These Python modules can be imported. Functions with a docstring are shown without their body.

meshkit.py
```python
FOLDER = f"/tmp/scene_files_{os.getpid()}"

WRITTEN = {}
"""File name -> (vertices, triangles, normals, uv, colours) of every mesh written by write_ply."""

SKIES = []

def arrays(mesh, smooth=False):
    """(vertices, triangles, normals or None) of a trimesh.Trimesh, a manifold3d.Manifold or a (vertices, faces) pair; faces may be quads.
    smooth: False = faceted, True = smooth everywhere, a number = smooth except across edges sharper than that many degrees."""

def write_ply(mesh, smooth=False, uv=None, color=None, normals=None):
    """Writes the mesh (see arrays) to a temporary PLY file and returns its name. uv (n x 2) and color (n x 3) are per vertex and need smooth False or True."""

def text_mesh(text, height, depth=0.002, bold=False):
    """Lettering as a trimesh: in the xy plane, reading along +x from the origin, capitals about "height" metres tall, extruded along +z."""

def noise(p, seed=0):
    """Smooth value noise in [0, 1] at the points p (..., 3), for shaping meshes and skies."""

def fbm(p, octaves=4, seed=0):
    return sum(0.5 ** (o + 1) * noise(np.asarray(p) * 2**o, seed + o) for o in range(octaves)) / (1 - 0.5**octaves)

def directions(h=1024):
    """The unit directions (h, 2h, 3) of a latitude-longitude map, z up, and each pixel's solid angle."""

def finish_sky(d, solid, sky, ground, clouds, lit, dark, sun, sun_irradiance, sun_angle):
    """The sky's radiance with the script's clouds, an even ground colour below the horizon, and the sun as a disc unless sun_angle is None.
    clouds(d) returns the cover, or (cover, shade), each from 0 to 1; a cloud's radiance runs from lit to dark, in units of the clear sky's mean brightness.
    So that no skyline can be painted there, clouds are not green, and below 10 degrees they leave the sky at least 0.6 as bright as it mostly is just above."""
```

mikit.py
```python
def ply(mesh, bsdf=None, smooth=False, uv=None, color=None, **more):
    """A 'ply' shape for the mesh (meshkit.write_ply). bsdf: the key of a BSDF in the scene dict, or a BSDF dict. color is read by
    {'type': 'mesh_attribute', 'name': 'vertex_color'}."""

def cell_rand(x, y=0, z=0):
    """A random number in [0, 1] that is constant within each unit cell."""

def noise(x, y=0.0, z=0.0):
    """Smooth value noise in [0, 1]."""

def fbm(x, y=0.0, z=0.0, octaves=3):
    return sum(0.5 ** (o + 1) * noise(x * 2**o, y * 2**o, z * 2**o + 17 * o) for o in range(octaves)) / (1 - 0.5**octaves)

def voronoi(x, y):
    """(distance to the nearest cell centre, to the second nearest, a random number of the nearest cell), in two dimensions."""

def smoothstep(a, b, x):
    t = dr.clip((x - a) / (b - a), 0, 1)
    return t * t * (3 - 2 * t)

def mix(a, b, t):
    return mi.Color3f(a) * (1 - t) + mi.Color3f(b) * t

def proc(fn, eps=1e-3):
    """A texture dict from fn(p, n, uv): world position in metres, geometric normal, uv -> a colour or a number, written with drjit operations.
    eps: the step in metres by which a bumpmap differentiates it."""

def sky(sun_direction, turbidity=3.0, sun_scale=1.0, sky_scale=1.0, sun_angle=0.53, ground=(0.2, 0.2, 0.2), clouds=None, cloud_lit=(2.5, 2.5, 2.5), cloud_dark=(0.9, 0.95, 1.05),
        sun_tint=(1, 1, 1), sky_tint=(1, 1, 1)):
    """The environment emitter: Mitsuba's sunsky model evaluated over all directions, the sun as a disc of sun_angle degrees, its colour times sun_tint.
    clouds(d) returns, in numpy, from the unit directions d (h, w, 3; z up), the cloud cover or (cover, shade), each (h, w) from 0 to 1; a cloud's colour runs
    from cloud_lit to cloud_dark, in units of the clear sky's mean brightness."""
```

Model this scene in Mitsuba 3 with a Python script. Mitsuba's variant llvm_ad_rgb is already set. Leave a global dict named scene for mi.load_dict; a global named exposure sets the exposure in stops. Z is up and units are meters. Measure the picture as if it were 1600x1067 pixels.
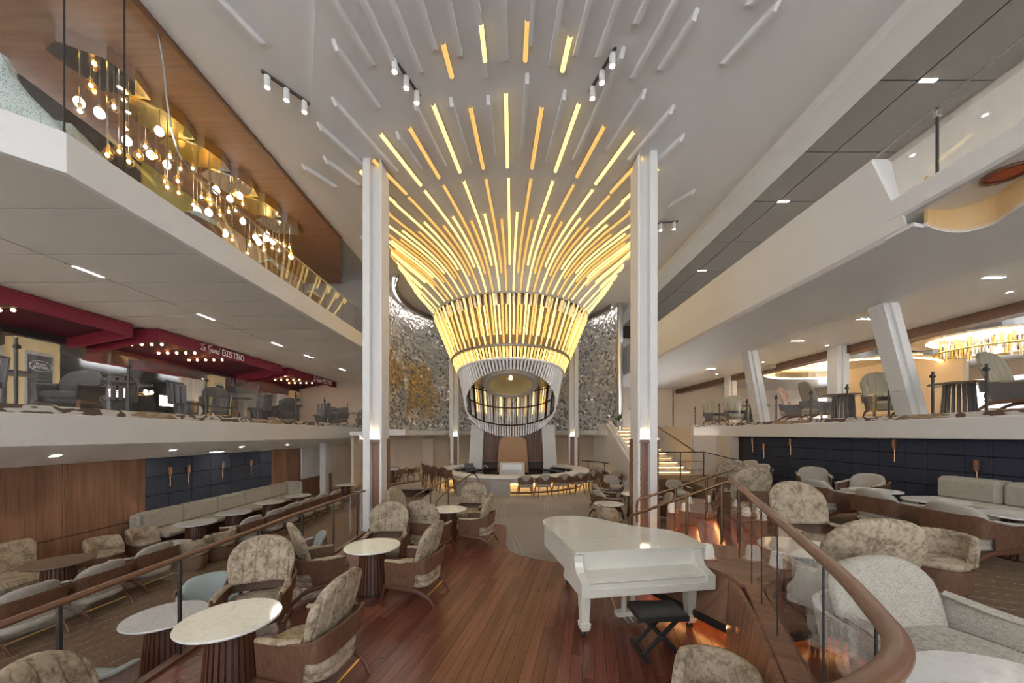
import math, random
import numpy as np
import trimesh
import mitsuba as mi
import drjit as dr
import mikit, meshkit
from mikit import proc, noise, fbm, cell_rand, smoothstep, mix, voronoi
from shapely.geometry import Polygon, LineString, Point, box as sbox
from shapely import affinity

T = mi.ScalarTransform4f
rng = random.Random(7)
scene, labels = {}, {}

# ------------------------------------------------------------------ camera, sky, exposure
EYE = 2.40
FOCAL = 570.0                     # in pixels of the 1600 wide frame
exposure = 1.82
scene['camera'] = {
    'type': 'perspective', 'fov_axis': 'x', 'fov': math.degrees(2 * math.atan(800 / FOCAL)),
    'near_clip': 0.05, 'far_clip': 200.0,
    'principal_point_offset_x': 0.0019, 'principal_point_offset_y': -0.1354,
    'to_world': T().look_at(origin=[0, 0, EYE], target=[0, 10, EYE], up=[0, 0, 1]),
}
# even daylight that comes in through the open hall behind the camera and the ship's side windows
scene['daylight'] = {'type': 'constant', 'sampling_weight': 40.0, 'radiance': {'type': 'rgb', 'value': [0.95, 0.97, 1.0]}}

# ------------------------------------------------------------------ mesh helpers
def cat(ms):
    return trimesh.util.concatenate(list(ms))

def box(x0, x1, y0, y1, z0, z1):
    m = trimesh.creation.box(extents=(x1 - x0, y1 - y0, z1 - z0))
    m.apply_translation(((x0 + x1) / 2, (y0 + y1) / 2, (z0 + z1) / 2))
    return m

def cbox(x0, x1, y0, y1, z0, z1, c=0.01):
    """box with chamfered edges"""
    pts = []
    for (a, b, d) in ((c, c, 0), (c, 0, c), (0, c, c)):
        for x in (x0 + a, x1 - a):
            for y in (y0 + b, y1 - b):
                for z in (z0 + d, z1 - d):
                    pts.append((x, y, z))
    return trimesh.convex.convex_hull(np.array(pts))

def hull(pts):
    return trimesh.convex.convex_hull(np.array(pts, float))

def prism(poly, z0, z1):
    """extrude a plan polygon (list of xy or shapely) between two heights"""
    P = poly if hasattr(poly, 'geom_type') else Polygon(poly)
    if not P.is_valid: P = P.buffer(0)
    gs = getattr(P, 'geoms', [P])
    ms = [trimesh.creation.extrude_polygon(g, z1 - z0, engine='earcut') for g in gs if g.area > 1e-8]
    m = cat(ms)
    m.apply_translation((0, 0, z0))
    return m

def prism_y(poly, y0, y1):
    """extrude an (x, z) profile along y"""
    m = prism(poly, 0, y1 - y0)
    v = m.vertices.copy()
    m = trimesh.Trimesh(np.stack([v[:, 0], y1 - v[:, 2], v[:, 1]], 1), m.faces, process=False)
    return m

def prism_x(poly, x0, x1):
    """extrude a (y, z) profile along x"""
    m = prism(poly, 0, x1 - x0)
    v = m.vertices.copy()
    return trimesh.Trimesh(np.stack([x0 + v[:, 2], v[:, 0], v[:, 1]], 1), m.faces, process=False)

def grid(P, closed_u=False, closed_v=False):
    """quad grid P[nu, nv, 3] as a mesh"""
    P = np.asarray(P, float)
    nu, nv = P.shape[:2]
    iu = np.arange(nu if closed_u else nu - 1)
    iv = np.arange(nv if closed_v else nv - 1)
    i, j = np.meshgrid(iu, iv, indexing='ij')
    i2, j2 = (i + 1) % nu, (j + 1) % nv
    q = np.stack([i * nv + j, i2 * nv + j, i2 * nv + j2, i * nv + j2], -1).reshape(-1, 4)
    f = np.vstack([q[:, [0, 1, 2]], q[:, [0, 2, 3]]])
    return trimesh.Trimesh(P.reshape(-1, 3), f, process=False)

def fixed(m):
    m = trimesh.Trimesh(m.vertices, m.faces, process=True)
    m.update_faces(m.nondegenerate_faces())
    trimesh.repair.fix_normals(m)
    return m

def tube(path, r, sides=10, caps=True, flat=None):
    """round tube along a polyline; r number or list; flat=(a, b) squashes the section to half sizes a (sideways) and b (up)"""
    p = np.asarray(path, float)
    n = len(p)
    rr = np.broadcast_to(np.asarray(r, float), (n,))
    t = np.zeros_like(p)
    t[1:-1] = p[2:] - p[:-2]
    t[0], t[-1] = p[1] - p[0], p[-1] - p[-2]
    t /= np.linalg.norm(t, axis=1, keepdims=True) + 1e-12
    ref = np.array([0, 0, 1.0]) if np.abs(t[:, 2]).max() < 0.95 else np.array([1.0, 0.02, 0])
    a = np.cross(t, ref); a /= np.linalg.norm(a, axis=1, keepdims=True) + 1e-12
    b = np.cross(a, t)
    k = np.arange(sides) * 2 * np.pi / sides
    fa, fb = flat if flat else (1.0, 1.0)
    ring = p[:, None] + rr[:, None, None] * (fa * np.cos(k)[None, :, None] * a[:, None] + fb * np.sin(k)[None, :, None] * b[:, None])
    m = grid(ring, closed_v=True)
    if caps:
        v = np.vstack([m.vertices, p[:1], p[-1:]])
        f = [m.faces]
        j = np.arange(sides); j2 = (j + 1) % sides
        N = n * sides
        f.append(np.stack([np.full(sides, N), j, j2], 1))
        f.append(np.stack([np.full(sides, N + 1), (n - 1) * sides + j2, (n - 1) * sides + j], 1))
        m = trimesh.Trimesh(v, np.vstack(f), process=False)
    return fixed(m)

def bar(p, q, w, h):
    """square bar from p to q: w across (level), h the other way"""
    p, q = np.asarray(p, float), np.asarray(q, float)
    t = q - p; t /= np.linalg.norm(t)
    ref = np.array([0, 0, 1.0]) if abs(t[2]) < 0.95 else np.array([0, 1.0, 0])
    a = np.cross(t, ref); a /= np.linalg.norm(a)
    b = np.cross(a, t)
    return hull([e + sa * w / 2 * a + sb * h / 2 * b for e in (p, q) for sa in (-1, 1) for sb in (-1, 1)])

def lathe(profile, n=32, center=(0, 0)):
    """revolve [(r, z), ...] about z"""
    pr = np.array(profile, float)
    k = np.arange(n) * 2 * np.pi / n
    P = np.stack([pr[None, :, 0] * np.cos(k)[:, None] + center[0], pr[None, :, 0] * np.sin(k)[:, None] + center[1], np.broadcast_to(pr[None, :, 1], (n, len(pr)))], -1)
    return fixed(grid(P, closed_u=True))

def smooth_path(pts, n=8):
    """Catmull-Rom through the points"""
    P = np.asarray(pts, float)
    Q = np.vstack([2 * P[0] - P[1], P, 2 * P[-1] - P[-2]])
    out = []
    for i in range(len(P) - 1):
        a, b, c, d = Q[i:i + 4]
        for t in np.linspace(0, 1, n, endpoint=False):
            out.append(0.5 * ((2 * b) + (c - a) * t + (2 * a - 5 * b + 4 * c - d) * t * t + (3 * b - 3 * c + d - a) * t ** 3))
    out.append(P[-1])
    return np.array(out)

# ------------------------------------------------------------------ scene helpers
def numbered(name):
    if name not in used:
        used[name] = 1
        return name
    k = f"{name}_{used[name]:03d}"
    used[name] += 1
    return k
used = {}

def put(name, mesh, mat, parent=None, smooth=False, to_world=None, kind=None, label=None, emit=None, ref=None, weight=None, flip=False):
    """one entry of the scene; ref: a ply dict to reuse"""
    key = numbered((parent + '__' if parent else '') + name)
    mat = 'mat_' + mat if mat is not None else None
    d = dict(ref) if ref is not None else mikit.ply(mesh, mat, smooth)
    if mat is not None and ref is not None:
        d['bsdf'] = {'type': 'ref', 'id': mat}
    if to_world is not None: d['to_world'] = to_world
    if emit is not None:
        d['emitter'] = {'type': 'area', 'radiance': {'type': 'rgb', 'value': list(map(float, emit))}}
        if weight is not None: d['emitter']['sampling_weight'] = float(weight)
    scene[key] = d
    L = {}
    if kind: L['kind'] = kind
    if label: L['label'] = label
    if L: labels[key] = L
    return key

def thing(name, label, category, group=None, kind=None):
    key = numbered(name)
    labels[key] = {'label': label, 'category': category}
    if group: labels[key]['group'] = group
    if kind: labels[key]['kind'] = kind
    return key

def solid(name, mesh, mat, label, category, group=None, smooth=False, kind=None, to_world=None, emit=None, ref=None, weight=None):
    key = put(name, mesh, mat, smooth=smooth, to_world=to_world, emit=emit, ref=ref, weight=weight)
    labels[key] = {'label': label, 'category': category}
    if group: labels[key]['group'] = group
    if kind: labels[key]['kind'] = kind
    return key

def struct(name, mesh, mat, label=None, smooth=False, parent=None):
    key = put(name, mesh, mat, parent=parent, smooth=smooth)
    labels[key] = {'kind': 'structure'}
    if label: labels[key]['label'] = label
    return key

# ------------------------------------------------------------------ materials
def mat(name, color, rough=0.5, metallic=0.0, spec=0.5, coat=0.0, sheen=0.0, two=True):
    c = color if isinstance(color, dict) else {'type': 'rgb', 'value': list(color)}
    d = {'type': 'principled', 'base_color': c, 'roughness': rough, 'metallic': metallic, 'specular': spec}
    if coat: d['clearcoat'] = coat; d['clearcoat_gloss'] = 0.9
    if sheen: d['sheen'] = sheen
    scene['mat_' + name] = {'type': 'twosided', 'bsdf': d} if two else d

def C(r, g, b): return mi.Color3f(r, g, b)

def plank_color(p, n, uv):
    # plank frame: boards run 13 degrees to the right of the view axis
    c, s = math.cos(math.radians(13)), math.sin(math.radians(13))
    u = p.x * c - p.y * s
    v = p.x * s + p.y * c
    row = dr.floor(u / 0.12)
    off = cell_rand(row, 3) * 2.0
    seg = dr.floor((v + off) / 1.6)
    t = cell_rand(row, seg, 5)
    g = fbm(u * 90, v * 3.0, row, 3)
    g2 = fbm(u * 25 + 7, v * 0.9, row, 2)
    base = mix((0.075, 0.021, 0.013), (0.185, 0.064, 0.041), dr.clip(0.15 + 0.62 * t + 0.5 * (g2 - 0.5), 0, 1))
    return base * (0.72 + 0.56 * g)

def wall_wood_color(p, n, uv):
    a = p.y + 0.8 * p.x
    g = fbm(a * 60, p.z * 1.6, 2.0, 3)
    g2 = fbm(a * 11, p.z * 0.5, 9.0, 2)
    return mix((0.11, 0.052, 0.030), (0.25, 0.130, 0.078), dr.clip(-0.05 + 0.75 * g + 0.75 * (g2 - 0.3), 0, 1))

def ceiling_wood_color(p, n, uv):
    g = fbm(p.y * 22, p.x * 1.2, 4.0, 3)
    return mix((0.20, 0.110, 0.066), (0.29, 0.165, 0.10), g)

def velvet_color(p, n, uv):
    a = fbm(p.x * 13, p.y * 13, p.z * 10, 4)
    b = fbm(p.x * 55 + 3, p.y * 55, p.z * 36, 3)
    k = smoothstep(0.26, 0.62, 0.52 * a + 0.48 * b)
    return mix((0.14, 0.100, 0.064), (0.33, 0.270, 0.195), k)

def weave(p):
    a = noise(p.x * 70, p.y * 70, p.z * 420)
    b = noise(p.x * 420, p.y * 420, p.z * 70)
    return 0.5 * (a + b) + 0.25 * (fbm(p.x * 20, p.y * 20, p.z * 20, 3) - 0.5)

def grey_fabric_color(p, n, uv):
    return mix((0.235, 0.210, 0.180), (0.355, 0.325, 0.285), smoothstep(0.25, 0.75, weave(p)))

def white_fabric_color(p, n, uv):
    return mix((0.23, 0.208, 0.172), (0.37, 0.342, 0.295), smoothstep(0.22, 0.68, weave(p)))

def shell_color(p, n, uv):
    b = fbm(p.x * 45, p.y * 45, p.z * 12, 3)
    return mix((0.070, 0.034, 0.019), (0.140, 0.070, 0.040), b)

def marble_color(p, n, uv):
    a = fbm(p.x * 4, p.y * 4, p.z, 4)
    v = dr.abs(dr.sin(9 * (p.x * 0.8 + p.y * 0.6) + 9 * a))
    m = fbm(p.x * 34, p.y * 34, 1.0, 3)
    return mix((0.52, 0.52, 0.505), (0.38, 0.38, 0.38), dr.clip(smoothstep(0.80, 1.0, 1 - v) * 0.35 + 0.35 * smoothstep(0.50, 0.8, m), 0, 1))

def carpet_center_color(p, n, uv):
    line = dr.abs(dr.sin(p.x * 2.3 + 0.5 * dr.sin(p.y * 0.7)))
    l2 = smoothstep(0.97, 0.995, 1 - dr.abs(line - 0.12))
    t = fbm(p.x * 55, p.y * 55, 0, 2)
    band = cell_rand(dr.floor(p.x / 1.2 + 0.3), dr.floor(p.y / 1.05))
    base = mix((0.185, 0.165, 0.146), (0.265, 0.24, 0.215), 0.55 * t + 0.45 * band)
    return base * (1 + 0.45 * l2)

def carpet_side_color(p, n, uv):
    # brown carpet with pale broken pin lines: along the lower side, across the terrace
    left = p.x < 0
    a = dr.select(left, 0.97 * p.x - 0.24 * p.y, p.x * 0.42 + p.y * 0.91)
    r = dr.select(left, 0.24 * p.x + 0.97 * p.y, p.x * 0.91 - p.y * 0.42)
    wob = 0.06 * noise(r * 1.2, a * 0.3)
    q = (a + wob) / 0.23
    fr = dr.abs(q - dr.floor(q) - 0.5)
    dash = smoothstep(0.30, 0.5, noise(r * 16, dr.floor(q) * 7.3))
    ln = smoothstep(0.46, 0.49, fr) * dash
    t = fbm(p.x * 50, p.y * 50, 0, 3)
    base = mix((0.090, 0.060, 0.039), (0.160, 0.110, 0.074), t)
    return mix(base, mi.Color3f(0.34, 0.29, 0.23), ln * 0.7)

def wave_color(p, n, uv):
    # the banded brown and white swirls along the deck edge
    a = fbm(p.y * 2.6, p.z * 9.0, 3.0, 3)
    q = dr.sin(p.y * 5.0 + p.z * 16 + 17 * a)
    k = smoothstep(-0.25, 0.25, q)
    k2 = smoothstep(0.62, 0.80, fbm(p.y * 0.8, 4.0, 1.0, 2))
    c = mix((0.10, 0.068, 0.05), (0.52, 0.49, 0.45), k)
    return mix(c, mi.Color3f(0.33, 0.23, 0.14), k2)

def blue_fabric_color(p, n, uv):
    t = fbm(p.x * 70, p.y * 70, p.z * 70, 3)
    return mix((0.020, 0.023, 0.035), (0.046, 0.053, 0.074), t)

def tile_color(p, n, uv):
    # squares of bright metal, mostly silver with one golden drift
    a = fbm(p.x * 0.8 + 3, p.y * 0.8, p.z * 0.55, 3)
    k = smoothstep(0.42, 0.60, a) * smoothstep(-3.5, -5.0, p.x) * smoothstep(2.4, 0.8, dr.abs(p.z - 4.9))
    r = cell_rand(dr.floor(p.x * 5.1), dr.floor(p.y * 5.1), dr.floor(p.z * 9.2))
    c = mix((0.88, 0.87, 0.85), (0.80, 0.56, 0.24), dr.clip(k + 0.30 * smoothstep(0.86, 1.0, r), 0, 1))
    return c * (0.62 + 0.38 * r)

def sofa_pattern_color(p, n, uv):
    a, b, r = voronoi(p.x * 42 + p.y * 20, p.z * 42 + p.y * 8)
    return mix((0.40, 0.46, 0.43), (0.14, 0.20, 0.20), dr.clip(smoothstep(0.45, 0.15, a) * smoothstep(0.25, 0.6, r), 0, 1))

def floral_color(p, n, uv):
    a, b, r = voronoi(p.x * 7 + p.z * 3, p.z * 7 + p.y * 5)
    return mix(mix((0.36, 0.30, 0.22), (0.34, 0.15, 0.11), smoothstep(0.5, 0.55, r)), mi.Color3f(0.44, 0.42, 0.36), smoothstep(0.2, 0.05, b - a))

mat('white_paint', (0.58, 0.57, 0.55), 0.45)
mat('ceiling_paint', (0.60, 0.595, 0.585), 0.6, spec=0.3)
mat('fin_paint', (0.60, 0.60, 0.60), 0.4)
mat('soffit_panel', (0.54, 0.50, 0.455), 0.6, spec=0.3)
mat('dark_soffit_panel', (0.19, 0.175, 0.157), 0.6, spec=0.3)
mat('gap_black', (0.02, 0.018, 0.016), 0.8)
mat('plank_wood', proc(plank_color), 0.32, spec=0.5, coat=0.25)
mat('wall_wood', proc(wall_wood_color), 0.42)
mat('ceiling_wood', proc(ceiling_wood_color), 0.5)
mat('velvet', proc(velvet_color), 0.75, sheen=0.6, spec=0.2)
mat('grey_fabric', proc(grey_fabric_color), 0.85, sheen=0.3, spec=0.2)
mat('white_fabric', proc(white_fabric_color), 0.85, sheen=0.3, spec=0.2)
mat('shell_brown', proc(shell_color), 0.5)
mat('leg_wood', (0.085, 0.034, 0.020), 0.35)
mat('rail_wood', (0.125, 0.058, 0.033), 0.35, coat=0.3)
mat('brass', (0.78, 0.58, 0.26), 0.28, 1.0)
mat('bronze', (0.22, 0.145, 0.085), 0.38, 0.9)
mat('copper', (0.50, 0.30, 0.20), 0.35, 0.9)
mat('steel', (0.62, 0.62, 0.62), 0.25, 1.0)
mat('mirror', (0.82, 0.82, 0.81), 0.08, 1.0)
mat('silver_ceiling', (0.62, 0.62, 0.61), 0.22, 1.0)
mat('black_metal', (0.022, 0.021, 0.02), 0.4)
mat('black_leather', (0.018, 0.018, 0.018), 0.45)
mat('dark_bronze', (0.045, 0.028, 0.018), 0.4, 0.5)
mat('marble', proc(marble_color), 0.10, spec=0.6)
mat('dark_top', (0.10, 0.075, 0.055), 0.22)
mat('piano_white', (0.50, 0.485, 0.425), 0.07, spec=0.6, coat=0.8)
mat('carpet_center', proc(carpet_center_color), 0.95, spec=0.1)
mat('carpet_side', proc(carpet_side_color), 0.95, spec=0.1)
mat('wave_pattern', proc(wave_color), 0.25)
mat('blue_fabric', proc(blue_fabric_color), 0.9, spec=0.15, sheen=0.3)
mat('metal_tile', proc(tile_color), 0.22, 0.6)
mat('mint_leather', (0.26, 0.31, 0.295), 0.45)
mat('cream_leather', (0.60, 0.60, 0.47), 0.5)
mat('sofa_pattern', proc(sofa_pattern_color), 0.8)
mat('floral', proc(floral_color), 0.8)
mat('green_wall', (0.28, 0.27, 0.07), 0.7)
mat('beige_wall', (0.50, 0.42, 0.345), 0.55)
mat('amber_wall', (0.36, 0.17, 0.045), 0.35)
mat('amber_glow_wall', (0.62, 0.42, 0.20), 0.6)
mat('burgundy', (0.17, 0.012, 0.028), 0.7)
mat('dark_burgundy', (0.055, 0.004, 0.014), 0.8)
mat('yellow_paint', (0.62, 0.50, 0.26), 0.6)
mat('grey_stone', (0.36, 0.36, 0.355), 0.5)
mat('dark_grey', (0.022, 0.022, 0.023), 0.5)
mat('mid_grey', (0.065, 0.065, 0.068), 0.6)
mat('letter_white', (0.80, 0.79, 0.77), 0.5)
mat('gold', (0.80, 0.62, 0.26), 0.30, 1.0)
mat('grey_rim', (0.30, 0.27, 0.24), 0.4, 0.6)
mat('taupe_rim', (0.52, 0.47, 0.41), 0.4)
mat('grey_rim_paint', (0.22, 0.21, 0.20), 0.6)
mat('drum_taupe', (0.20, 0.155, 0.105), 0.5)
mat('soffit_white', (0.74, 0.72, 0.69), 0.6)
mat('dome_gold', (0.80, 0.64, 0.32), 0.35, 0.55)
mat('led', (0.85, 0.62, 0.25), 0.6)
mat('led_white', (0.9, 0.9, 0.88), 0.6)
mat('acrylic', (0.84, 0.85, 0.86), 0.15, spec=0.7)
mat('frost', (0.85, 0.83, 0.76), 0.4)
mat('orange_red', (0.42, 0.09, 0.03), 0.55)
mat('olive_fabric', (0.22, 0.20, 0.15), 0.8, sheen=0.3)
mat('mid_grey_fabric', (0.05, 0.05, 0.052), 0.8, sheen=0.2)
mat('curtain', (0.50, 0.51, 0.46), 0.85)
mat('plum', (0.20, 0.06, 0.20), 0.7)
mat('pale_floor', (0.70, 0.68, 0.64), 0.3)
mat('leaf_green', (0.05, 0.12, 0.035), 0.5)
scene['mat_glass'] = {'type': 'thindielectric', 'int_ior': 1.5}
scene['mat_amber_glass'] = {'type': 'thindielectric', 'int_ior': 1.5, 'specular_transmittance': {'type': 'rgb', 'value': [0.95, 0.72, 0.36]}}
scene['mat_clear_glass'] = {'type': 'thindielectric', 'int_ior': 1.5}
WARM = np.array([1.0, 0.70, 0.30])
# ------------------------------------------------------------------ large structure: floors
O = np.array([2.74, 4.16]); D = np.array([0.42, 0.907]); N = np.array([0.907, -0.42])   # the terrace border: origin, along, towards the terrace
def bp(s, o=0.0):
    return tuple(O + s * D + o * N)

wood_poly = Polygon([(-3.45, 0.3), (-3.52, 2.5), (-3.6, 5.2), (-3.66, 7.3), (-3.35, 8.7), (-2.95, 9.8), (-2.5, 10.6), (-1.2, 10.0), (-0.45, 9.75), (-0.14, 9.6), (-0.10, 9.3),
                     (-0.10, 7.9), (-0.04, 7.55), (0.12, 7.28), (0.45, 7.02), (0.9, 6.82), (2.2, 6.6), (3.6, 6.9), (3.9, 6.6), (2.9, 4.5), (2.6, 3.9), (0.9, 0.3)])
struct('floor', prism([(-3.3, -7.0), (-3.3, 26), (7.4, 26), (7.4, -7.0)], -0.5, -0.02), 'carpet_center')
main_carpet = Polygon([(-3.2, 9.0), (-3.2, 16.0), (-6.0, 16.0), (-6.0, 26), (7.4, 26), (7.4, 5.0), (-0.3, 5.0)]).difference(wood_poly.buffer(0.012))
struct('floor_carpet', prism(main_carpet, -0.04, 0.0), 'carpet_center', 'pale taupe carpet with light lines that reaches to the round bar')
stage = put('floor_stage', prism(wood_poly, -0.06, -0.006), 'gap_black')
labels[stage] = {'kind': 'structure', 'label': 'reddish hardwood plank floor of the piano stage'}
c13, s13 = math.cos(math.radians(13)), math.sin(math.radians(13))
def from_plank(u, v): return (u * c13 + v * s13, -u * s13 + v * c13)
def crand(x, y=0, z=0):
    x, y, z = (int(math.floor(v)) + 1000000 for v in (x, y, z))
    h = (x * 374761393 + y * 668265263 + z * 2147483647) & 0xFFFFFFFF
    h = ((h ^ (h >> 13)) * 1274126177) & 0xFFFFFFFF
    return ((h ^ (h >> 16)) & 0xFFFFFF) / 16777215.0
n_plank = 0
far_planks = []
for row in range(-48, 30):
    off = crand(row, 3) * 2.0
    for seg in range(-2, 10):
        u0, u1 = row * 0.12 + 0.002, (row + 1) * 0.12 - 0.002
        v0, v1 = seg * 1.6 - off + 0.002, (seg + 1) * 1.6 - off - 0.002
        P = Polygon([from_plank(*q) for q in ((u0, v0), (u1, v0), (u1, v1), (u0, v1))]).intersection(wood_poly)
        if P.is_empty or P.area < 0.004 or P.geom_type != 'Polygon': continue
        c = P.centroid
        if c.y < 0.9: continue
        near = c.y < 6.9 and n_plank < 300
        m = prism(P, -0.006, rng.uniform(-0.0006, 0.0006))
        if near:
            put('plank', m, 'plank_wood', stage); n_plank += 1
        else: far_planks.append(m)
k = put('plank_field', cat(far_planks), 'plank_wood', stage); labels[k] = {'kind': 'stuff'}

terrace_poly = [(0.55, -7.0), bp(0.0), bp(1.45), bp(8.0), (6.4, 13.0), (5.0, 14.4), (5.0, 15.2), (8.95, 15.2), (8.95, -7.0)]
struct('floor_terrace', prism(terrace_poly, -0.3, 0.70), 'carpet_side', 'brown carpet with broken pale lines on the raised terrace at the blue wall')
struct('floor_lower', prism([(-9.0, -7.0), (-9.0, 26), (-3.3, 26), (-3.3, 9.2), (-3.62, 7.4), (-3.56, 5.2), (-3.48, 2.5), (-3.4, -7.0)], -0.9, -0.40), 'carpet_side', 'brown carpet with broken pale lines on the lower side behind the glass rail')

# side walls -----------------------------------------------------------------
WL, WR = -9.0, 8.9
wl = struct('wall_left', box(WL - 0.3, WL - 0.04, -7.0, 26, -0.45, 2.2), 'gap_black')
def wall_panel(x0, x1, y0, y1, z0, z1, m, parent, name='wood_panel', gap=0.006, c=0.006):
    put(name, cbox(x0, x1, y0 + gap, y1 - gap, z0 + gap, z1 - gap, c), m, parent)
ys = [0.9, 2.9, 4.6, 6.0, 7.45, 8.6, 8.98]
ys = [0.9, 2.9, 4.9, 7.32, 8.98]
for a, b in zip(ys, ys[1:]):
    wall_panel(WL - 0.04, WL + 0.03, a, b, 0.32, 1.80, 'wall_wood', wl)
    wall_panel(WL - 0.04, WL + 0.03, a, b, -0.40, 0.32, 'wall_wood', wl)
wall_panel(WL - 0.04, WL + 0.05, 13.75, 14.7, -0.40, 1.80, 'wall_wood', wl)
wall_panel(WL - 0.04, WL + 0.05, 14.7, 15.6, -0.40, 1.80, 'wall_wood', wl)
yy = 8.98
wd = [0.62, 0.70, 0.66, 0.78, 0.64, 0.70, 0.67]
for w in wd:
    for z0, z1 in ((0.35, 0.84), (0.84, 1.32), (1.32, 1.79)):
        wall_panel(WL - 0.04, WL + 0.02, yy, yy + w, z0, z1, 'blue_fabric', wl, 'fabric_panel', 0.004, 0.016)
    yy += w
for a, b in ((15.6, 16.5), (16.5, 17.4), (17.4, 18.3)):
    wall_panel(WL - 0.04, WL + 0.10, a, b, 0.45, 1.95, 'white_paint', wl, 'white_panel')
wall_panel(WL - 0.04, WL + 0.08, 15.6, 18.3, -0.40, 0.45, 'wall_wood', wl)
for k in range(5):
    wall_panel(WL - 0.04, WL + 0.10, 18.3 + 1.3 * k, 19.6 + 1.3 * k, -0.40, 1.95, 'beige_wall', wl, 'beige_panel')
struct('column_white', cbox(-8.3, -8.05, 15.9, 16.2, -0.4, 2.0, 0.01), 'white_paint', 'slim white column beside the white cabinets behind the tables')

wr = struct('wall_right', box(WR + 0.04, WR + 0.3, -7.0, 15.2, 0.65, 2.3), 'gap_black')
yy = 1.5
i = 0
pw = [0.72, 0.66, 0.72, 0.66, 0.72, 0.66, 0.46, 0.62, 0.42, 0.64, 0.42, 0.60, 0.70, 0.78, 0.68, 0.76, 0.76, 0.72, 0.70]
for w in pw:
    y1 = min(yy + w, 14.25)
    for z0, z1 in ((0.70, 0.98), (0.98, 1.31), (1.31, 1.64), (1.64, 1.97), (1.97, 2.30)):
        wall_panel(WR - 0.02, WR + 0.04, yy, y1, z0, z1, 'blue_fabric', wr, 'fabric_panel', 0.004, 0.016)
    yy = y1
    if yy >= 14.25: break
put('end_panel', cbox(WR - 0.35, WR + 0.04, 14.25, 15.2, 0.70, 2.3, 0.01), 'beige_wall', wr)

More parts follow.
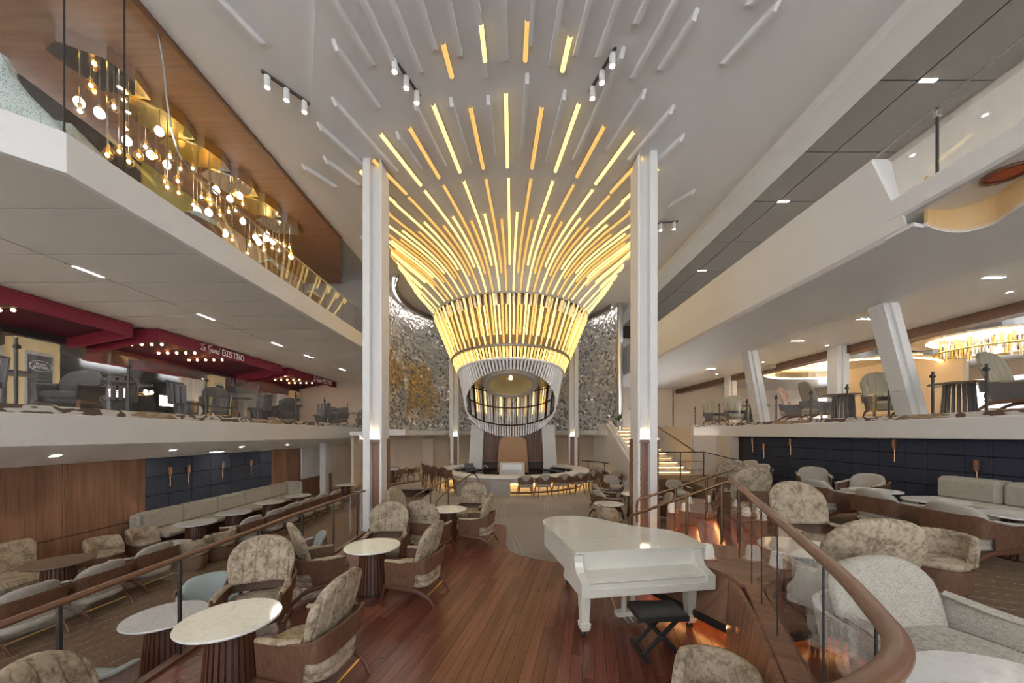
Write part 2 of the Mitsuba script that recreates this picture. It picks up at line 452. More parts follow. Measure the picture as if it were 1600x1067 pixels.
# deck 4, left: fascia, kerb, slab, sloped soffit ----------------------------------
fl = struct('trim_1', cbox(-7.62, -7.5, -7.0, 24, 2.20, 2.73, 0.015), 'white_paint', 'white fascia of the middle deck on the bistro side')
struct('trim_2', box(-7.62, -7.53, -7.0, 24, 2.73, 2.86), 'wave_pattern', 'brown and white wave-patterned kerb under the bistro glass rail')
struct('floor_bistro', box(-18.0, -7.6, -7.0, 24, 2.2, 2.80), 'pale_floor', 'middle deck floor under the bistro')
sl = struct('ceiling_left', hull([(-7.62, y, z) for y in (-7.0, 24) for z in (2.25, 2.3)] + [(-9.1, y, z) for y in (-7.0, 24) for z in (1.84, 1.9)]), 'gap_black', 'sloped ceiling over the lower side')
yy = 0.2
for w in (2.1, 1.9, 2.0, 2.1, 2.0, 2.2, 2.3, 2.5, 2.6, 2.8):
    a, b = yy + 0.006, yy + w - 0.006
    put('soffit_panel', hull([(-7.52, y, z) for y in (a, b) for z in (2.20, 2.24)] + [(-9.0, y, z) for y in (a, b) for z in (1.79, 1.83)]), 'soffit_white', sl)
    yy += w

# deck 4, right ------------------------------------------------------------------------
fr = struct('trim_3', cbox(8.70, 8.82, -7.0, 26, 2.30, 2.72, 0.015), 'white_paint', 'white fascia of the middle deck above the blue wall')
struct('trim_4', box(8.73, 8.82, -7.0, 26, 2.72, 2.82), 'wave_pattern', 'brown and white wave-patterned kerb under the right glass rail')
struct('floor_lounge', box(8.8, 22.0, -7.0, 26, 2.3, 2.78), 'pale_floor', 'middle deck floor of the right lounge')

# deck 5, left ---------------------------------------------------------------------------
def fascia(path, z0, z1, t=0.10):
    L = LineString(path).buffer(t / 2, cap_style=2, join_style=2)
    return prism(L, z0, z1)
SL, FT = 5.84, 6.37
struct('trim_5', fascia([(-5.90, 16.2), (-5.90, 4.83), (-6.29, 4.43), (-9.2, 1.2)], SL, FT), 'white_paint', 'white fascia of the upper deck on the pendant side')
struct('floor_upper', prism([(-5.93, 16.2), (-5.93, 4.86), (-6.32, 4.46), (-9.2, 1.3), (-16, 1.3), (-16, 17)], SL + 0.06, FT - 0.02), 'pale_floor', 'upper deck floor behind the tall glass')
sc_ = struct('ceiling_bistro', prism([(-5.97, 16.2), (-5.97, 4.9), (-6.36, 4.5), (-9.2, 1.35), (-18, 1.35), (-18, 24), (-5.97, 24)], SL + 0.025, SL + 0.06), 'gap_black', 'panelled grey ceiling over the bistro deck')
panel_y = [1.4, 3.9, 5.57, 7.0, 8.3, 9.5, 10.7, 12.0, 13.4, 15.0, 16.8, 18.8, 21.0, 24]
outline = Polygon([(-5.95, 24), (-5.95, 4.85), (-6.34, 4.45), (-9.2, 1.35), (-18, 1.35), (-18, 24)])
for a, b in zip(panel_y, panel_y[1:]):
    for x0, x1 in ((-8.95, -5.9), (-12.2, -8.95), (-15.2, -12.2)):
        P = sbox(x0 + 0.016, a + 0.016, x1 - 0.016, b - 0.016).intersection(outline)
        if P.area > 0.05: put('soffit_panel', prism(P, SL, SL + 0.03), 'soffit_panel', sc_)
struct('ceiling_wood', prism([(-5.87, -7.0), (-5.87, 12.6), (-7.6, 16.4), (-14, 16.4), (-14, -7.0)], 9.16, 9.4), 'ceiling_wood', 'brown wood-grain ceiling above the pendants')
struct('trim_6', fascia([(-5.84, -7.0), (-5.84, 12.6)], 9.12, 9.4, 0.06), 'rail_wood', 'dark edge strip of the wood ceiling')
struct('ceiling_upper_end', prism([(-14, 12.0), (-5.84, 12.0), (-5.84, 17.2), (-14, 17.2)], 9.42, 9.5), 'grey_stone')
struct('wall_upper_left', prism([(-14.2, 17), (-5.9, 16.3), (-5.9, 16.5), (-14.4, 17.3)], FT - 0.03, 9.3), 'grey_stone')

# main ceiling -------------------------------------------------------------------------
HC = 9.20
struct('ceiling', box(-5.85, 6.3, -7.0, 26, HC, HC + 0.2), 'ceiling_paint', 'smooth white atrium ceiling')
plate = Polygon([(-2.3, 2.2), (-3.05, 5.7), (-4.15, 7.6), (-4.5, 8.9), (-4.75, 10.6), (-4.9, 12.6), (-4.9, 14.5), (4.9, 14.5), (4.9, 12.6), (4.62, 10.2), (4.2, 8.2), (3.85, 7.2), (3.12, 5.8), (2.4, 2.2)])
struct('ceiling_plate', prism(plate, HC - 0.07, HC + 0.01), 'ceiling_paint', 'raised ceiling field that carries the radiating fins')
# band and dark panels at the right
struct('trim_7', prism([(6.2, -7.0), (6.2, 26), (6.88, 26), (6.88, -7.0)], HC - 0.22, HC + 0.02), 'white_paint', 'broad white ceiling band along the dark panels', )
dp = struct('ceiling_right', box(6.8, 14.0, -7.0, 26, HC + 0.02, HC + 0.1), 'gap_black', 'dark grey panelled ceiling over the right upper deck')
ys = [0.2, 1.6, 3.5, 5.25, 7.02, 8.81, 10.68, 12.9, 15.2, 17.5, 20, 23]
for a, b in zip(ys, ys[1:]):
    for x0, x1 in ((6.88, 7.85), (7.85, 9.35)):
        put('dark_panel', cbox(x0 + 0.014, x1 - 0.014, a + 0.014, b - 0.014, HC, HC + 0.03, 0.004), 'dark_soffit_panel', dp)
struct('ceiling_far_right', box(9.35, 14.0, -7.0, 26, HC - 0.15, HC + 0.05), 'soffit_panel')
struct('wall_upper_right', box(13.9, 14.1, -7.0, 26, 5.9, 7.2), 'soffit_panel')

# deck 5, right: solid parapet with a slanted end, soffit, thin deck edge -------------------------
def loft_y(profile, y0s, y1s):
    """closed (x, z) profile between per-point y ends"""
    n = len(profile)
    v = [(x, a, z) for (x, z), a in zip(profile, y0s)] + [(x, b, z) for (x, z), b in zip(profile, y1s)]
    f = []
    for i in range(n):
        j = (i + 1) % n
        f += [[i, j, n + j], [i, n + j, n + i]]
    P = Polygon(profile)
    vv, ff = trimesh.creation.triangulate_polygon(P, engine='earcut')
    from scipy.spatial import cKDTree
    idx = cKDTree(np.array(profile)).query(vv)[1]
    for t in ff:
        a = idx[t]; f.append([a[2], a[1], a[0]]); f.append([n + a[0], n + a[1], n + a[2]])
    return fixed(trimesh.Trimesh(np.array(v), np.array(f), process=False))
prof = [(6.46, 5.70), (6.40, 5.78), (6.37, 6.4), (6.40, 7.22), (6.46, 7.30), (6.72, 7.30), (6.75, 7.22), (6.75, 5.9), (8.4, 5.55), (8.4, 5.29), (8.2, 5.30)]
y0 = [5.86 + (z - 5.72) * 0.41 if x < 6.6 else 6.2 for x, z in prof]
y0 = [5.84, 5.88, 6.14, 6.46, 6.50, 6.50, 6.46, 6.2, 5.9, 5.9, 5.85]
parapet = struct('wall_parapet', loft_y(prof, y0, [26] * len(prof)), 'white_paint', 'white solid parapet of the right upper deck with a slanted end')
struct('trim_8', cbox(6.38, 6.56, -7.0, 6.2, 5.95, 6.33, 0.04), 'white_paint', 'thin white upper deck edge under the short glass rail')
struct('floor_upper_right', box(6.5, 13.9, -7.0, 26, 5.95, 6.25), 'pale_floor')
# near soffit with the glowing amber recess
def slope_soffit(m):
    m.vertices[:, 2] += 5.70 - (m.vertices[:, 0] - 6.46) * 0.23
    return m
ring = Polygon([(6.42, -7.0), (6.42, 6.25), (8.42, 6.05), (8.42, -7.0)])
hole = Polygon([(6.50, 0.5), (6.46, 5.72)] + [tuple(q) for q in smooth_path([(6.74, 5.78), (6.98, 5.76), (7.13, 5.67), (7.21, 5.43), (7.10, 5.10), (7.00, 4.5), (6.97, 3.8)], 5)[:, :2]] + [(6.95, 0.5)])
open_side = sbox(6.0, 0.45, 6.56, 5.80)
struct('ceiling_near_right', slope_soffit(prism(ring.difference(hole).difference(open_side), 0.0, 0.06)), 'white_paint', 'white soffit with the amber recess under the right upper deck')
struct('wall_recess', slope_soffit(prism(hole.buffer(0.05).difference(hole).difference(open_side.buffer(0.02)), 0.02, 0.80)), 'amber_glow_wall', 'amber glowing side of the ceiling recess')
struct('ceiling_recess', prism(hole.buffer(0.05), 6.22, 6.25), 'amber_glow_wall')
# ceiling of the middle deck on the right
struct('ceiling_lounge', box(8.38, 12.0, -7.0, 26, 5.36, 5.5), 'white_paint', 'white ceiling strip with small lights over the right lounge')
struct('trim_9', prism([(11.6, -7.0), (11.1, 26), (11.5, 26), (12.0, -7.0)], 5.10, 5.42), 'rail_wood', 'long wood band between the white and the silver ceiling')
struct('ceiling_silver', box(11.3, 22.0, -7.0, 26, 5.5, 5.6), 'silver_ceiling', 'brushed silver ceiling of the right lounge')
wz = struct('wall_lounge', cat([box(21.5, 21.7, -7.0, 26, 2.78, 3.5), box(21.5, 21.7, -7.0, 26, 4.9, 5.5)] + [box(21.5, 21.7, y, y + 1.0, 3.4, 5.0) for y in (3, 8, 13, 18, 23)]), 'beige_wall')
struct('wall_lounge_wood', box(16.4, 16.6, 13.2, 18.0, 2.78, 5.5), 'beige_wall', 'warm pink-beige wall panel at the back of the right lounge')
struct('wall_lounge_end', box(11.0, 16.5, 24.5, 24.7, 2.78, 5.5), 'beige_wall')
for k, y in enumerate((4, 9, 14, 19)):
    key = struct(f'window_{k+1}', box(21.58, 21.6, y, y + 4, 3.5, 4.9), 'glass')

# end walls -------------------------------------------------------------------------------
CY, RT = 18.0, 5.80
def arc(r, a0, a1, n):
    a = np.linspace(a0, a1, n)
    return [(r * math.sin(t), CY - r * math.cos(t)) for t in a]      # angle 0 points to the camera, + to the right
def arc_wall(r0, r1, a0, a1, z0, z1, n=60):
    return prism(Polygon(arc(r0, a0, a1, n) + arc(r1, a1, a0, n)), z0, z1)
A0, A1 = math.radians(101), math.radians(298)
tw = struct('wall_back', arc_wall(RT + 0.04, RT + 0.14, A0, A1, 2.62, HC), 'grey_rim_paint', 'curved wall of small square metal tiles behind the chandelier')
struct('wall_back_band', arc_wall(RT - 0.72, RT + 0.5, A0, A1, 2.34, 2.60), 'white_paint', 'white band under the metal tile wall')
struct('wall_back_low', arc_wall(RT + 1.3, RT + 1.4, math.radians(95), math.radians(290), 0.0, 2.4, 60), 'beige_wall', 'beige panelled wall behind the bar')
struct('ceiling_back_low', arc_wall(RT + 0.4, RT + 1.45, math.radians(90), math.radians(296), 2.34, 2.5), 'white_paint')
struct('wall_far', cat([box(-18.3, -6.2, 24.0, 24.2, -0.4, 9.3), box(6.2, 22, 26, 26.2, 0, 9.3), box(-7, 8, 25.8, 26, -0.4, 9.3)]), 'beige_wall')
# ------------------------------------------------------------------ metal tiles on the curved wall
tr = np.random.default_rng(11)
V, F = [], []
pitch = 0.205
na = int((A1 - A0) * RT / pitch)
nz = int((HC - 2.66) / (pitch / 2))
for j in range(nz):
    z = 2.70 + j * pitch / 2
    for i in range(na):
        t = A0 + (i + 0.5 * (j % 2) + 0.25) / na * (A1 - A0)
        hole = 0.05 + 0.20 * max(0.0, 1 - (z - 2.7) / 2.0) + 0.10 * (math.sin(t * 9 + z) > 0.6)
        if tr.random() < hole: continue
        c = np.array([RT * math.sin(t), CY - RT * math.cos(t), z])
        nrm = np.array([-math.sin(t), math.cos(t), 0]) + tr.normal(0, 0.22, 3)
        nrm /= np.linalg.norm(nrm)
        u = np.cross([0, 0, 1.0], nrm); u /= np.linalg.norm(u)
        w = np.cross(nrm, u)
        h = pitch * 0.455
        b = len(V)
        V += [c + h * u, c + h * w, c - h * u, c - h * w, c + 0.018 * nrm]
        F += [[b, b + 1, b + 4], [b + 1, b + 2, b + 4], [b + 2, b + 3, b + 4], [b + 3, b, b + 4]]
k = put('metal_tile', trimesh.Trimesh(np.array(V), np.array(F), process=False), 'metal_tile', tw)
labels[k] = {'kind': 'stuff', 'label': 'small silver and gold metal tiles set as diamonds'}
# wall-washer lines along the foot and the head of the tile wall
def arc_line(r0, r1, z0, z1, name, label, emit):
    k = thing(name, label, 'cove light')
    put('housing', arc_wall(r0 - 0.02, r1 + 0.02, A0 + 0.03, A1 - 0.03, z1 + 0.001, z1 + 0.02, 60), 'fin_paint', k)
    put('diffuser', arc_wall(r0, r1, A0 + 0.04, A1 - 0.04, z0, z1, 60), 'led_white', k, emit=emit, weight=6.0)
arc_line(RT - 0.34, RT - 0.26, HC - 0.12, HC - 0.105, 'wall_washer', 'hidden light line along the head of the metal tile wall', (11, 10.4, 9.6))
# dark cap along the top of the tile wall, steel post at its right end
struct('trim_10', arc_wall(RT - 0.48, RT - 0.40, A0, A1, HC - 0.26, HC - 0.02), 'grey_rim', 'dark cap along the top of the metal tile wall')
ex, ey = RT * math.sin(A0), CY - RT * math.cos(A0)
struct('column_end', tube([(ex + 0.02, ey - 0.1, 2.5), (ex + 0.02, ey - 0.1, HC)], 0.16, 16), 'steel', 'rounded steel edge at the right end of the metal tile wall', smooth=True)

# ------------------------------------------------------------------ columns
def column(x, y, side, label):
    k = thing('column', label, 'column', kind='structure')
    w = 0.25
    ztop = HC - 0.05
    put('shaft', cbox(x - w, x + w, y - 0.12, y + 0.4, 2.28, ztop, 0.01), 'white_paint', k)
    put('wood_base', cbox(x - w - 0.02, x + w + 0.02, y - 0.145, y + 0.42, 0.0, 2.28, 0.012), 'wall_wood', k)
    fx = x + side * 0.08
    put('flange', cbox(fx - 0.085, fx + 0.085, y - 0.30, y - 0.10, 0.0, ztop, 0.008), 'white_paint', k)
    ox = x + side * -0.255
    put('flange', cbox(ox - 0.03, ox + 0.03, y - 0.26, y + 0.1, 0.0, ztop, 0.008), 'white_paint', k)
    for a, b in ((x - w, fx - 0.1), (fx + 0.1, x + w)):
        a, b = min(a, b), max(a, b)
        put('uplight', box(a + 0.03, b - 0.03, y - 0.24, y - 0.15, 2.27, 2.29), 'led_white', k, emit=(20, 16, 10), weight=0.6)
        put('uplight_ledge', box(a, b, y - 0.26, y - 0.12, 2.18, 2.27), 'rail_wood', k)
column(-3.43, 9.2, -1, 'white steel column with a wood-clad base beside the left glass rail')
column(3.33, 8.95, 1, 'white steel column with a wood-clad base behind the white piano')
column(-3.10, 20.2, -1, 'slender white column with a wood base behind the bar, left of the arched panel')
column(3.52, 20.2, 1, 'slender white column with a wood base behind the bar, right of the arched panel')

# ------------------------------------------------------------------ bell ceiling and lit rods
CX, CYc = 0.03, 18.0
prof_r = np.array([3.70, 4.1, 4.6, 5.2, 5.8, 6.4, 7.0, 8.0])
prof_z = np.array([7.93, 8.24, 8.57, 8.82, 8.96, 9.05, 9.10, 9.135])
def zb(r): return float(np.interp(r, prof_r, prof_z))
def cap(r): return 3.72 + 0.78 * (1 - math.exp(-max(0.0, r - 3.70) / 1.1))
def bell_xy(a, r):
    """the trumpet opens towards the entrance; to the sides and to the back it stays within the hall's width"""
    x, y = r * math.sin(a), r * math.cos(a)
    c = cap(r)
    if r > 3.70:
        x = math.copysign((abs(x) ** -9 + c ** -9) ** (-1 / 9), x) if abs(x) > 1e-6 else x
        if y < 0: y = -((abs(y) ** -9 + c ** -9) ** (-1 / 9)) if abs(y) > 1e-6 else y
    return CX + x, CYc - y
def bell_piece(a0, a1, rmax, n):
    rr = np.concatenate([np.linspace(3.70, 4.9, 16), np.linspace(5.1, rmax, 12)])
    aa = np.linspace(a0, a1, n)
    return grid([[(*bell_xy(a, r), zb(r)) for r in rr] for a in aa])
bl = math.radians(105)
lo = struct('ceiling_bell', bell_piece(-math.pi, math.pi, 8.0, 181), 'ceiling_paint', 'trumpet-shaped white ceiling that flares out of the chandelier', smooth=True)
def on_bell(a, r, off=0.07):
    return (*bell_xy(a, r), zb(r) - off)
inst = thing('ceiling_light_rods', 'warm glowing light rods fanning out over the white ceiling above the chandelier', 'light installation')
BRIGHT = np.array([0.48, 0.345, 0.112]); DIM = np.array([0.18, 0.090, 0.020])
def rod(pts, r, bright, parent, name='light_rod'):
    put(name, tube(pts, r, 6), 'led', parent, emit=BRIGHT if bright else DIM, weight=0.02)
def strip(pts, r, bright, parent, name='light_rod'):
    """half-round diffuser whose open back faces the ceiling"""
    p = np.asarray(pts, float)
    t = np.gradient(p, axis=0); t /= np.linalg.norm(t, axis=1, keepdims=True)
    side = np.cross(t, [0, 0, 1.0]); side /= np.linalg.norm(side, axis=1, keepdims=True)
    up = np.cross(side, t)
    k = np.radians(np.array([165, 200, 235, 270, 305, 340, 375]))
    P = p[:, None] + r * (np.cos(k)[None, :, None] * side[:, None] + 1.1 * np.sin(k)[None, :, None] * up[:, None])
    m = grid(P)
    c = m.triangles_center; cen = p[np.argmin(((c[:, None] - p[None]) ** 2).sum(-1), axis=1)]
    if ((m.face_normals * (c - cen)).sum(1)).mean() < 0: m.invert()
    put(name, m, 'led', parent, emit=BRIGHT if bright else DIM, weight=0.02)
def rad(d): return math.radians(d)
def seg(a, r0, r1, n=7):
    return [on_bell(a, r) for r in np.linspace(r0, r1, n)]
# the row nearest to the camera
for a, r0, r1, b in ((-5.7, 11.25, 11.85, 0), (-2.4, 11.5, 12.1, 1), (1.2, 11.5, 12.15, 0), (4.7, 11.35, 11.95, 1)):
    strip(seg(rad(a), r0, r1, 4), 0.045, b, inst)
for k in range(-7, 8):
    j = abs(k)
    strip(seg(rad(3.95 * k - 0.6), 8.9 - 0.02 * j * j, 10.9 - 0.035 * j * j - 0.25 * (k % 2), 4), 0.045, k % 2 == 0, inst)
for k in range(-20, 21):
    j = abs(k)
    if j > 11 and k % 2: continue
    a = rad(4.0 * k - 0.5)
    r1 = 8.55 - 0.010 * j * j if j < 13 else 6.9 - 0.14 * (j - 13) + 0.5 * (k % 3 == 0)
    strip(seg(a, 4.75 - 0.3 * (k % 2), r1, 14), 0.04, k % 2 == 0, inst)
    if j > 8 and k % 2 == 0: strip(seg(a, r1 + 0.5, r1 + 1.1 + 0.3 * (k % 3), 5), 0.04, k % 4 == 0, inst)
for k in range(-21, 21):
    if abs(k + 0.5) > 11 and k % 2: continue
    top = 7.15 - 0.3 * (k % 2) - 0.02 * (abs(k) % 3) - 0.03 * max(0, abs(k) - 8)
    strip(seg(rad(4.0 * k + 1.5), 3.84, top, 16), 0.04, k % 2 == 0, inst)
# radiating unlit fins
fins = thing('ceiling_fins', 'thin white fins radiating over the raised ceiling field', 'ceiling fins')
def fin(a, r0, r1, z=HC - 0.07, h=0.10, w=0.075):
    p = np.array([CX + r0 * math.sin(a), CYc - r0 * math.cos(a), z]); q = np.array([CX + r1 * math.sin(a), CYc - r1 * math.cos(a), z])
    d = q - p; d /= np.linalg.norm(d); s = np.array([-d[1], d[0], 0]) * w / 2
    up = np.array([0, 0, 0.01]); dn = np.array([0, 0, -h])
    e = d * min(0.12, (r1 - r0) * 0.1)
    put('fin', hull([p + s + up, p - s + up, q + s + up, q - s + up, p + e + s + dn, p + e - s + dn, q - e + s + dn, q - e - s + dn]), 'fin_paint', fins)
nf = 0
for k in range(-34, 35):
    a = rad(2.0 * k - 0.5)
    r = 5.6 + rng.uniform(0, 1.2) if abs(k) > 14 else 9.0 + rng.uniform(0, 0.6)
    if abs(k) <= 13 and k % 2 == 0: r = 11.3 + rng.uniform(0, 0.4)
    if abs(k) <= 5 and k % 2: r = 8.9 + rng.uniform(0, 0.3)
    while r < 16.3:
        L = rng.uniform(1.2, 2.9)
        x, y = CX + (r + L / 2) * math.sin(a), CYc - (r + L / 2) * math.cos(a)
        x2, y2 = CX + (r + L) * math.sin(a), CYc - (r + L) * math.cos(a)
        if plate.buffer(-0.02).contains(Point(x, y)) and y2 > 1.5 and nf < 290:
            if not plate.contains(Point(x2, y2)): L *= 0.7
            if r < 7.6:
                pass
            if r >= 7.0 or abs(k) > 20:
                fin(a, max(r, 7.0), r + L); nf += 1
        r += L + rng.uniform(0.3, 0.9)
for x, y, L in ((-4.45, 5.9, 1.0), (4.0, 5.0, 1.7), (4.05, 6.2, 1.1), (4.9, 10.5, 0.9), (-5.0, 9.6, 1.0)):
    a = math.atan2(x - CX, CYc - y); r = math.hypot(x - CX, CYc - y)
    fin(a, r - L / 2, r + L / 2, z=HC)

# ------------------------------------------------------------------ chandelier over the bar
ch = thing('chandelier', 'giant tiered chandelier of glowing rods and clear tubes hanging over the round bar', 'chandelier')
def rp(r, z, tilt, a):
    t = rad(tilt)
    return np.array([CX + r * math.sin(a), CYc - r * math.cos(a) * math.cos(t), z + r * math.cos(a) * math.sin(t)])
def hoop(r, z, tilt, tr_, a0=0.0, a1=2 * math.pi, n=90, flat=None):
    return tube([rp(r, z, tilt, a) for a in np.linspace(a0, a1, n)], tr_, 8, flat=flat)
R1 = (3.71, 7.90, 3.0); R2 = (2.86, 5.92, 4.0); R3 = (2.58, 5.32, 7.0)
def ringband(r0, r1, z0, z1, tilt, n=96):
    a = np.linspace(0, 2 * math.pi, n, endpoint=False)
    P = [[rp(r, z, tilt, t) for r, z in ((r0, z0), (r1, z0), (r1, z1), (r0, z1))] for t in a]
    return fixed(grid(P, closed_u=True, closed_v=True))
put('upper_ring', ringband(3.60, 3.74, 7.90, 7.95, 3.0), 'fin_paint', ch)
a = np.linspace(0, 2 * math.pi, 96, endpoint=False)
put('inner_drum', fixed(grid([[rp(r, z, 3.5, t) for r, z in ((3.30, 7.95), (2.95, 6.9), (2.62, 5.9))] for t in a], closed_u=True)), 'drum_taupe', ch, smooth=True)
for k in range(-25, 26):
    t = rad(4.0 * k + 2)
    put('tube', tube([rp(3.46, 7.86, 3, t), rp(3.30, 7.45, 3, t)], 0.055, 6), 'acrylic', ch)
for k in range(-20, 21):
    t = rad(5.3 * k - 0.4)
    rod([rp(3.69, 7.88, 3, t), rp(2.88, 5.97, 4, t)], 0.042, k % 2 == 0, ch)
    t = rad(5.3 * k + 2.2)
    rod([rp(3.36, 7.45, 3, t), rp(2.93, 6.32, 4, t)], 0.042, k % 2 == 0, ch)
put('middle_ring', ringband(2.76, 2.90, 5.86, 5.95, 4.0), 'grey_rim', ch)
for k in range(-36, 37):
    t = rad(3.2 * k)
    rod([rp(2.80, 5.86, 4, t), rp(2.60, 5.34, 7, t)], 0.052, k % 2 == 0, ch)
put('lower_ring', ringband(2.46, 2.62, 5.26, 5.34, 7.0), 'acrylic', ch)
put('canopy', fixed(grid([[rp(r, z, 12, t) for r, z in ((0.9, 5.14), (1.6, 5.16), (2.46, 5.24))] for t in a], closed_u=True)), 'grey_rim', ch, smooth=True)
for k in range(96):
    t = rad(3.75 * k)
    p = rp(2.50, 5.26, 7, t)
    rb = 2.22
    y = CYc - rb * math.cos(t)
    zbot = 3.72 + (CYc - y) * 0.67
    q = np.array([CX + rb * math.sin(t), y, min(zbot, p[2] - 0.22)])
    put('tube', tube([p, q], 0.050, 6), 'acrylic', ch)
for k in range(34, 63):
    t = rad(3.75 * k + 1.9)
    if k % 3 == 0 or k < 37 or k > 59:
        p = rp(2.46, 5.2, 7, t); q = rp(2.26, 3.95, 14, t)
        rod([p, q], 0.03, k % 2, ch)
# dark cage inside
h0, h1 = rad(82), rad(278)
for r, z, tl in ((2.10, 3.60, 20.0), (2.20, 4.33, 13.0), (2.26, 5.0, 8.0)):
    put('hoop', hoop(r, z, tl, 0.035, h0, h1, 60), 'dark_bronze', ch)
for k in range(12):
    t = rad(84 + 192 * k / 11)
    top, bot = rp(2.26, 5.10, 8, t), rp(2.10, 3.58, 20, t)
    inward = np.array([-math.sin(t), math.cos(t), 0])
    side = np.array([math.cos(t), math.sin(t), 0])
    dw = 0.10
    put('upright', hull([e + s * 0.022 * side + i * inward for e in (top, bot) for s in (-1, 1) for i in (0, dw)]), 'dark_bronze', ch)
# gilded dome
tm = trimesh.transformations.rotation_matrix(rad(20), [-1, 0, 0])
def tilted(m, z):
    m = m.copy(); m.apply_transform(tm); m.apply_translation((CX, CYc - 0.1, z)); return m
dome = put('dome_rim', tilted(lathe([(1.04, 0.06), (1.06, 0.0), (1.30, -0.02), (1.36, 0.06), (1.36, 0.42), (1.05, 0.42)], 64), 4.76), 'taupe_rim', ch, smooth=40)
put('dome', tilted(lathe([(0.001, 0.42), (0.3, 0.40), (0.6, 0.33), (0.85, 0.20), (1.05, 0.02)], 64), 4.76), 'dome_gold', ch, smooth=True)
put('dome_light', tilted(lathe([(0.001, 0.37), (0.07, 0.365), (0.07, 0.375), (0.001, 0.385)], 24), 4.76), 'led_white', ch, emit=(20, 17, 11), weight=1.0)

# ------------------------------------------------------------------ round bar
BX, BY = 0.15, 18.0
def ann(r0, r1, z0, z1, n=96):
    return lathe([(r0, z0), (r1, z0), (r1, z1), (r0, z1), (r0, z0)], n, (BX, BY))
bar_ = thing('bar_counter', 'large round bar with a white stone counter under the chandelier', 'bar')
put('countertop', lathe([(2.95, 0.60), (3.66, 0.60), (3.70, 0.63), (3.70, 0.68), (3.67, 0.71), (2.95, 0.71), (2.95, 0.60)], 96, (BX, BY)), 'white_paint', bar_)
put('apron', ann(3.44, 3.52, 0.42, 0.60), 'white_paint', bar_)
put('base', ann(3.05, 3.20, 0.04, 0.56), 'beige_wall', bar_)
put('plinth', ann(3.08, 3.35, 0.0, 0.05), 'dark_bronze', bar_)
put('glow_strip', ann(3.36, 3.40, 0.40, 0.42), 'led', bar_, emit=(5.0, 3.3, 1.2), weight=1.0)
put('work_counter', ann(2.2, 2.9, 0.44, 0.50), 'black_leather', bar_)
put('inner_front', ann(2.86, 2.94, 0.0, 0.60), 'dark_grey', bar_)
put('glow_strip', ann(3.20, 3.23, 0.36, 0.38), 'led', bar_, emit=(5.0, 3.3, 1.2), weight=1.0)
solid('service_station', prism([(-2.25, 14.9), (-2.05, 14.15), (-0.75, 13.95), (0.0, 14.0), (0.02, 14.5), (-1.0, 14.6)], 0.0, 0.60), 'grey_rim', 'taupe cabinet block standing in front of the left half of the bar', 'cabinet')
cb = solid('bar_cabinet', cbox(-0.55, 0.75, 18.6, 19.4, 0.0, 0.93, 0.03), 'white_paint', 'white cabinet in the middle of the round bar', 'cabinet')
put('recess', box(-0.4, 0.6, 18.585, 18.61, 0.55, 0.85), 'acrylic', cb)
# back bar: two white piers, ribbed wood, arched amber panel
for s, lab in ((-1, 'white leaning pier left of the arched amber panel'), (1, 'white leaning pier right of the arched amber panel')):
    x0, x1 = (1.62, 2.36)
    m = hull([(BX + s * x, y, z) for x, z in ((1.72, 0), (2.46, 0), (1.58, 2.9), (2.28, 2.9)) for y in (20.0, 20.5)])
    solid('pier', m, 'white_paint', lab, 'pier', kind='structure')
rw = thing('back_bar_wall', 'dark ribbed wood wall behind the arched amber panel', 'wall panel', kind='structure')
put('backing', box(BX - 1.8, BX + 1.8, 20.36, 20.45, 0, 2.9), 'dark_bronze', rw)
for i in range(36):
    x = BX - 1.78 + i * 0.1
    put('rib', cbox(x + 0.008, x + 0.088, 20.28, 20.37, 0.9, 2.9, 0.012), 'wall_wood', rw)
put('ledge', cbox(BX - 1.75, BX + 1.75, 20.1, 20.37, 0.86, 0.93, 0.01), 'rail_wood', rw)
ap = [(-0.84, 0.0), (0.84, 0.0)] + [(0.84 - 0.10 * (z / 1.7), z) for z in (0.9, 1.7)] + [(0.74 * math.cos(t) if abs(math.cos(t)) > 0 else 0, 0) for t in ()]
arch = [(-0.86, 0.3), (0.86, 0.3), (0.76, 1.75)] + [(0.76 * math.copysign(abs(math.cos(t)) ** 0.6, math.cos(t)), 1.75 + 0.50 * math.sin(t) ** 0.7) for t in np.linspace(0.1, math.pi - 0.1, 24)] + [(-0.76, 1.75)]
m = prism_y(Polygon(arch), 19.85, 20.0); m.apply_translation((BX, 0, 0))
solid('arch_panel', m, 'amber_wall', 'arched amber leather panel at the centre of the back bar', 'panel')
# ------------------------------------------------------------------ balustrades and rails
def vpane(path, z0, z1, t=0.012):
    """upright glass sheet along a plan path (single sheet)"""
    p = np.asarray(path, float)
    z0 = np.broadcast_to(np.asarray(z0, float), (len(p),)); z1 = np.broadcast_to(np.asarray(z1, float), (len(p),))
    P = np.stack([np.column_stack([p, z0]), np.column_stack([p, z1])], 1)
    return grid(P)

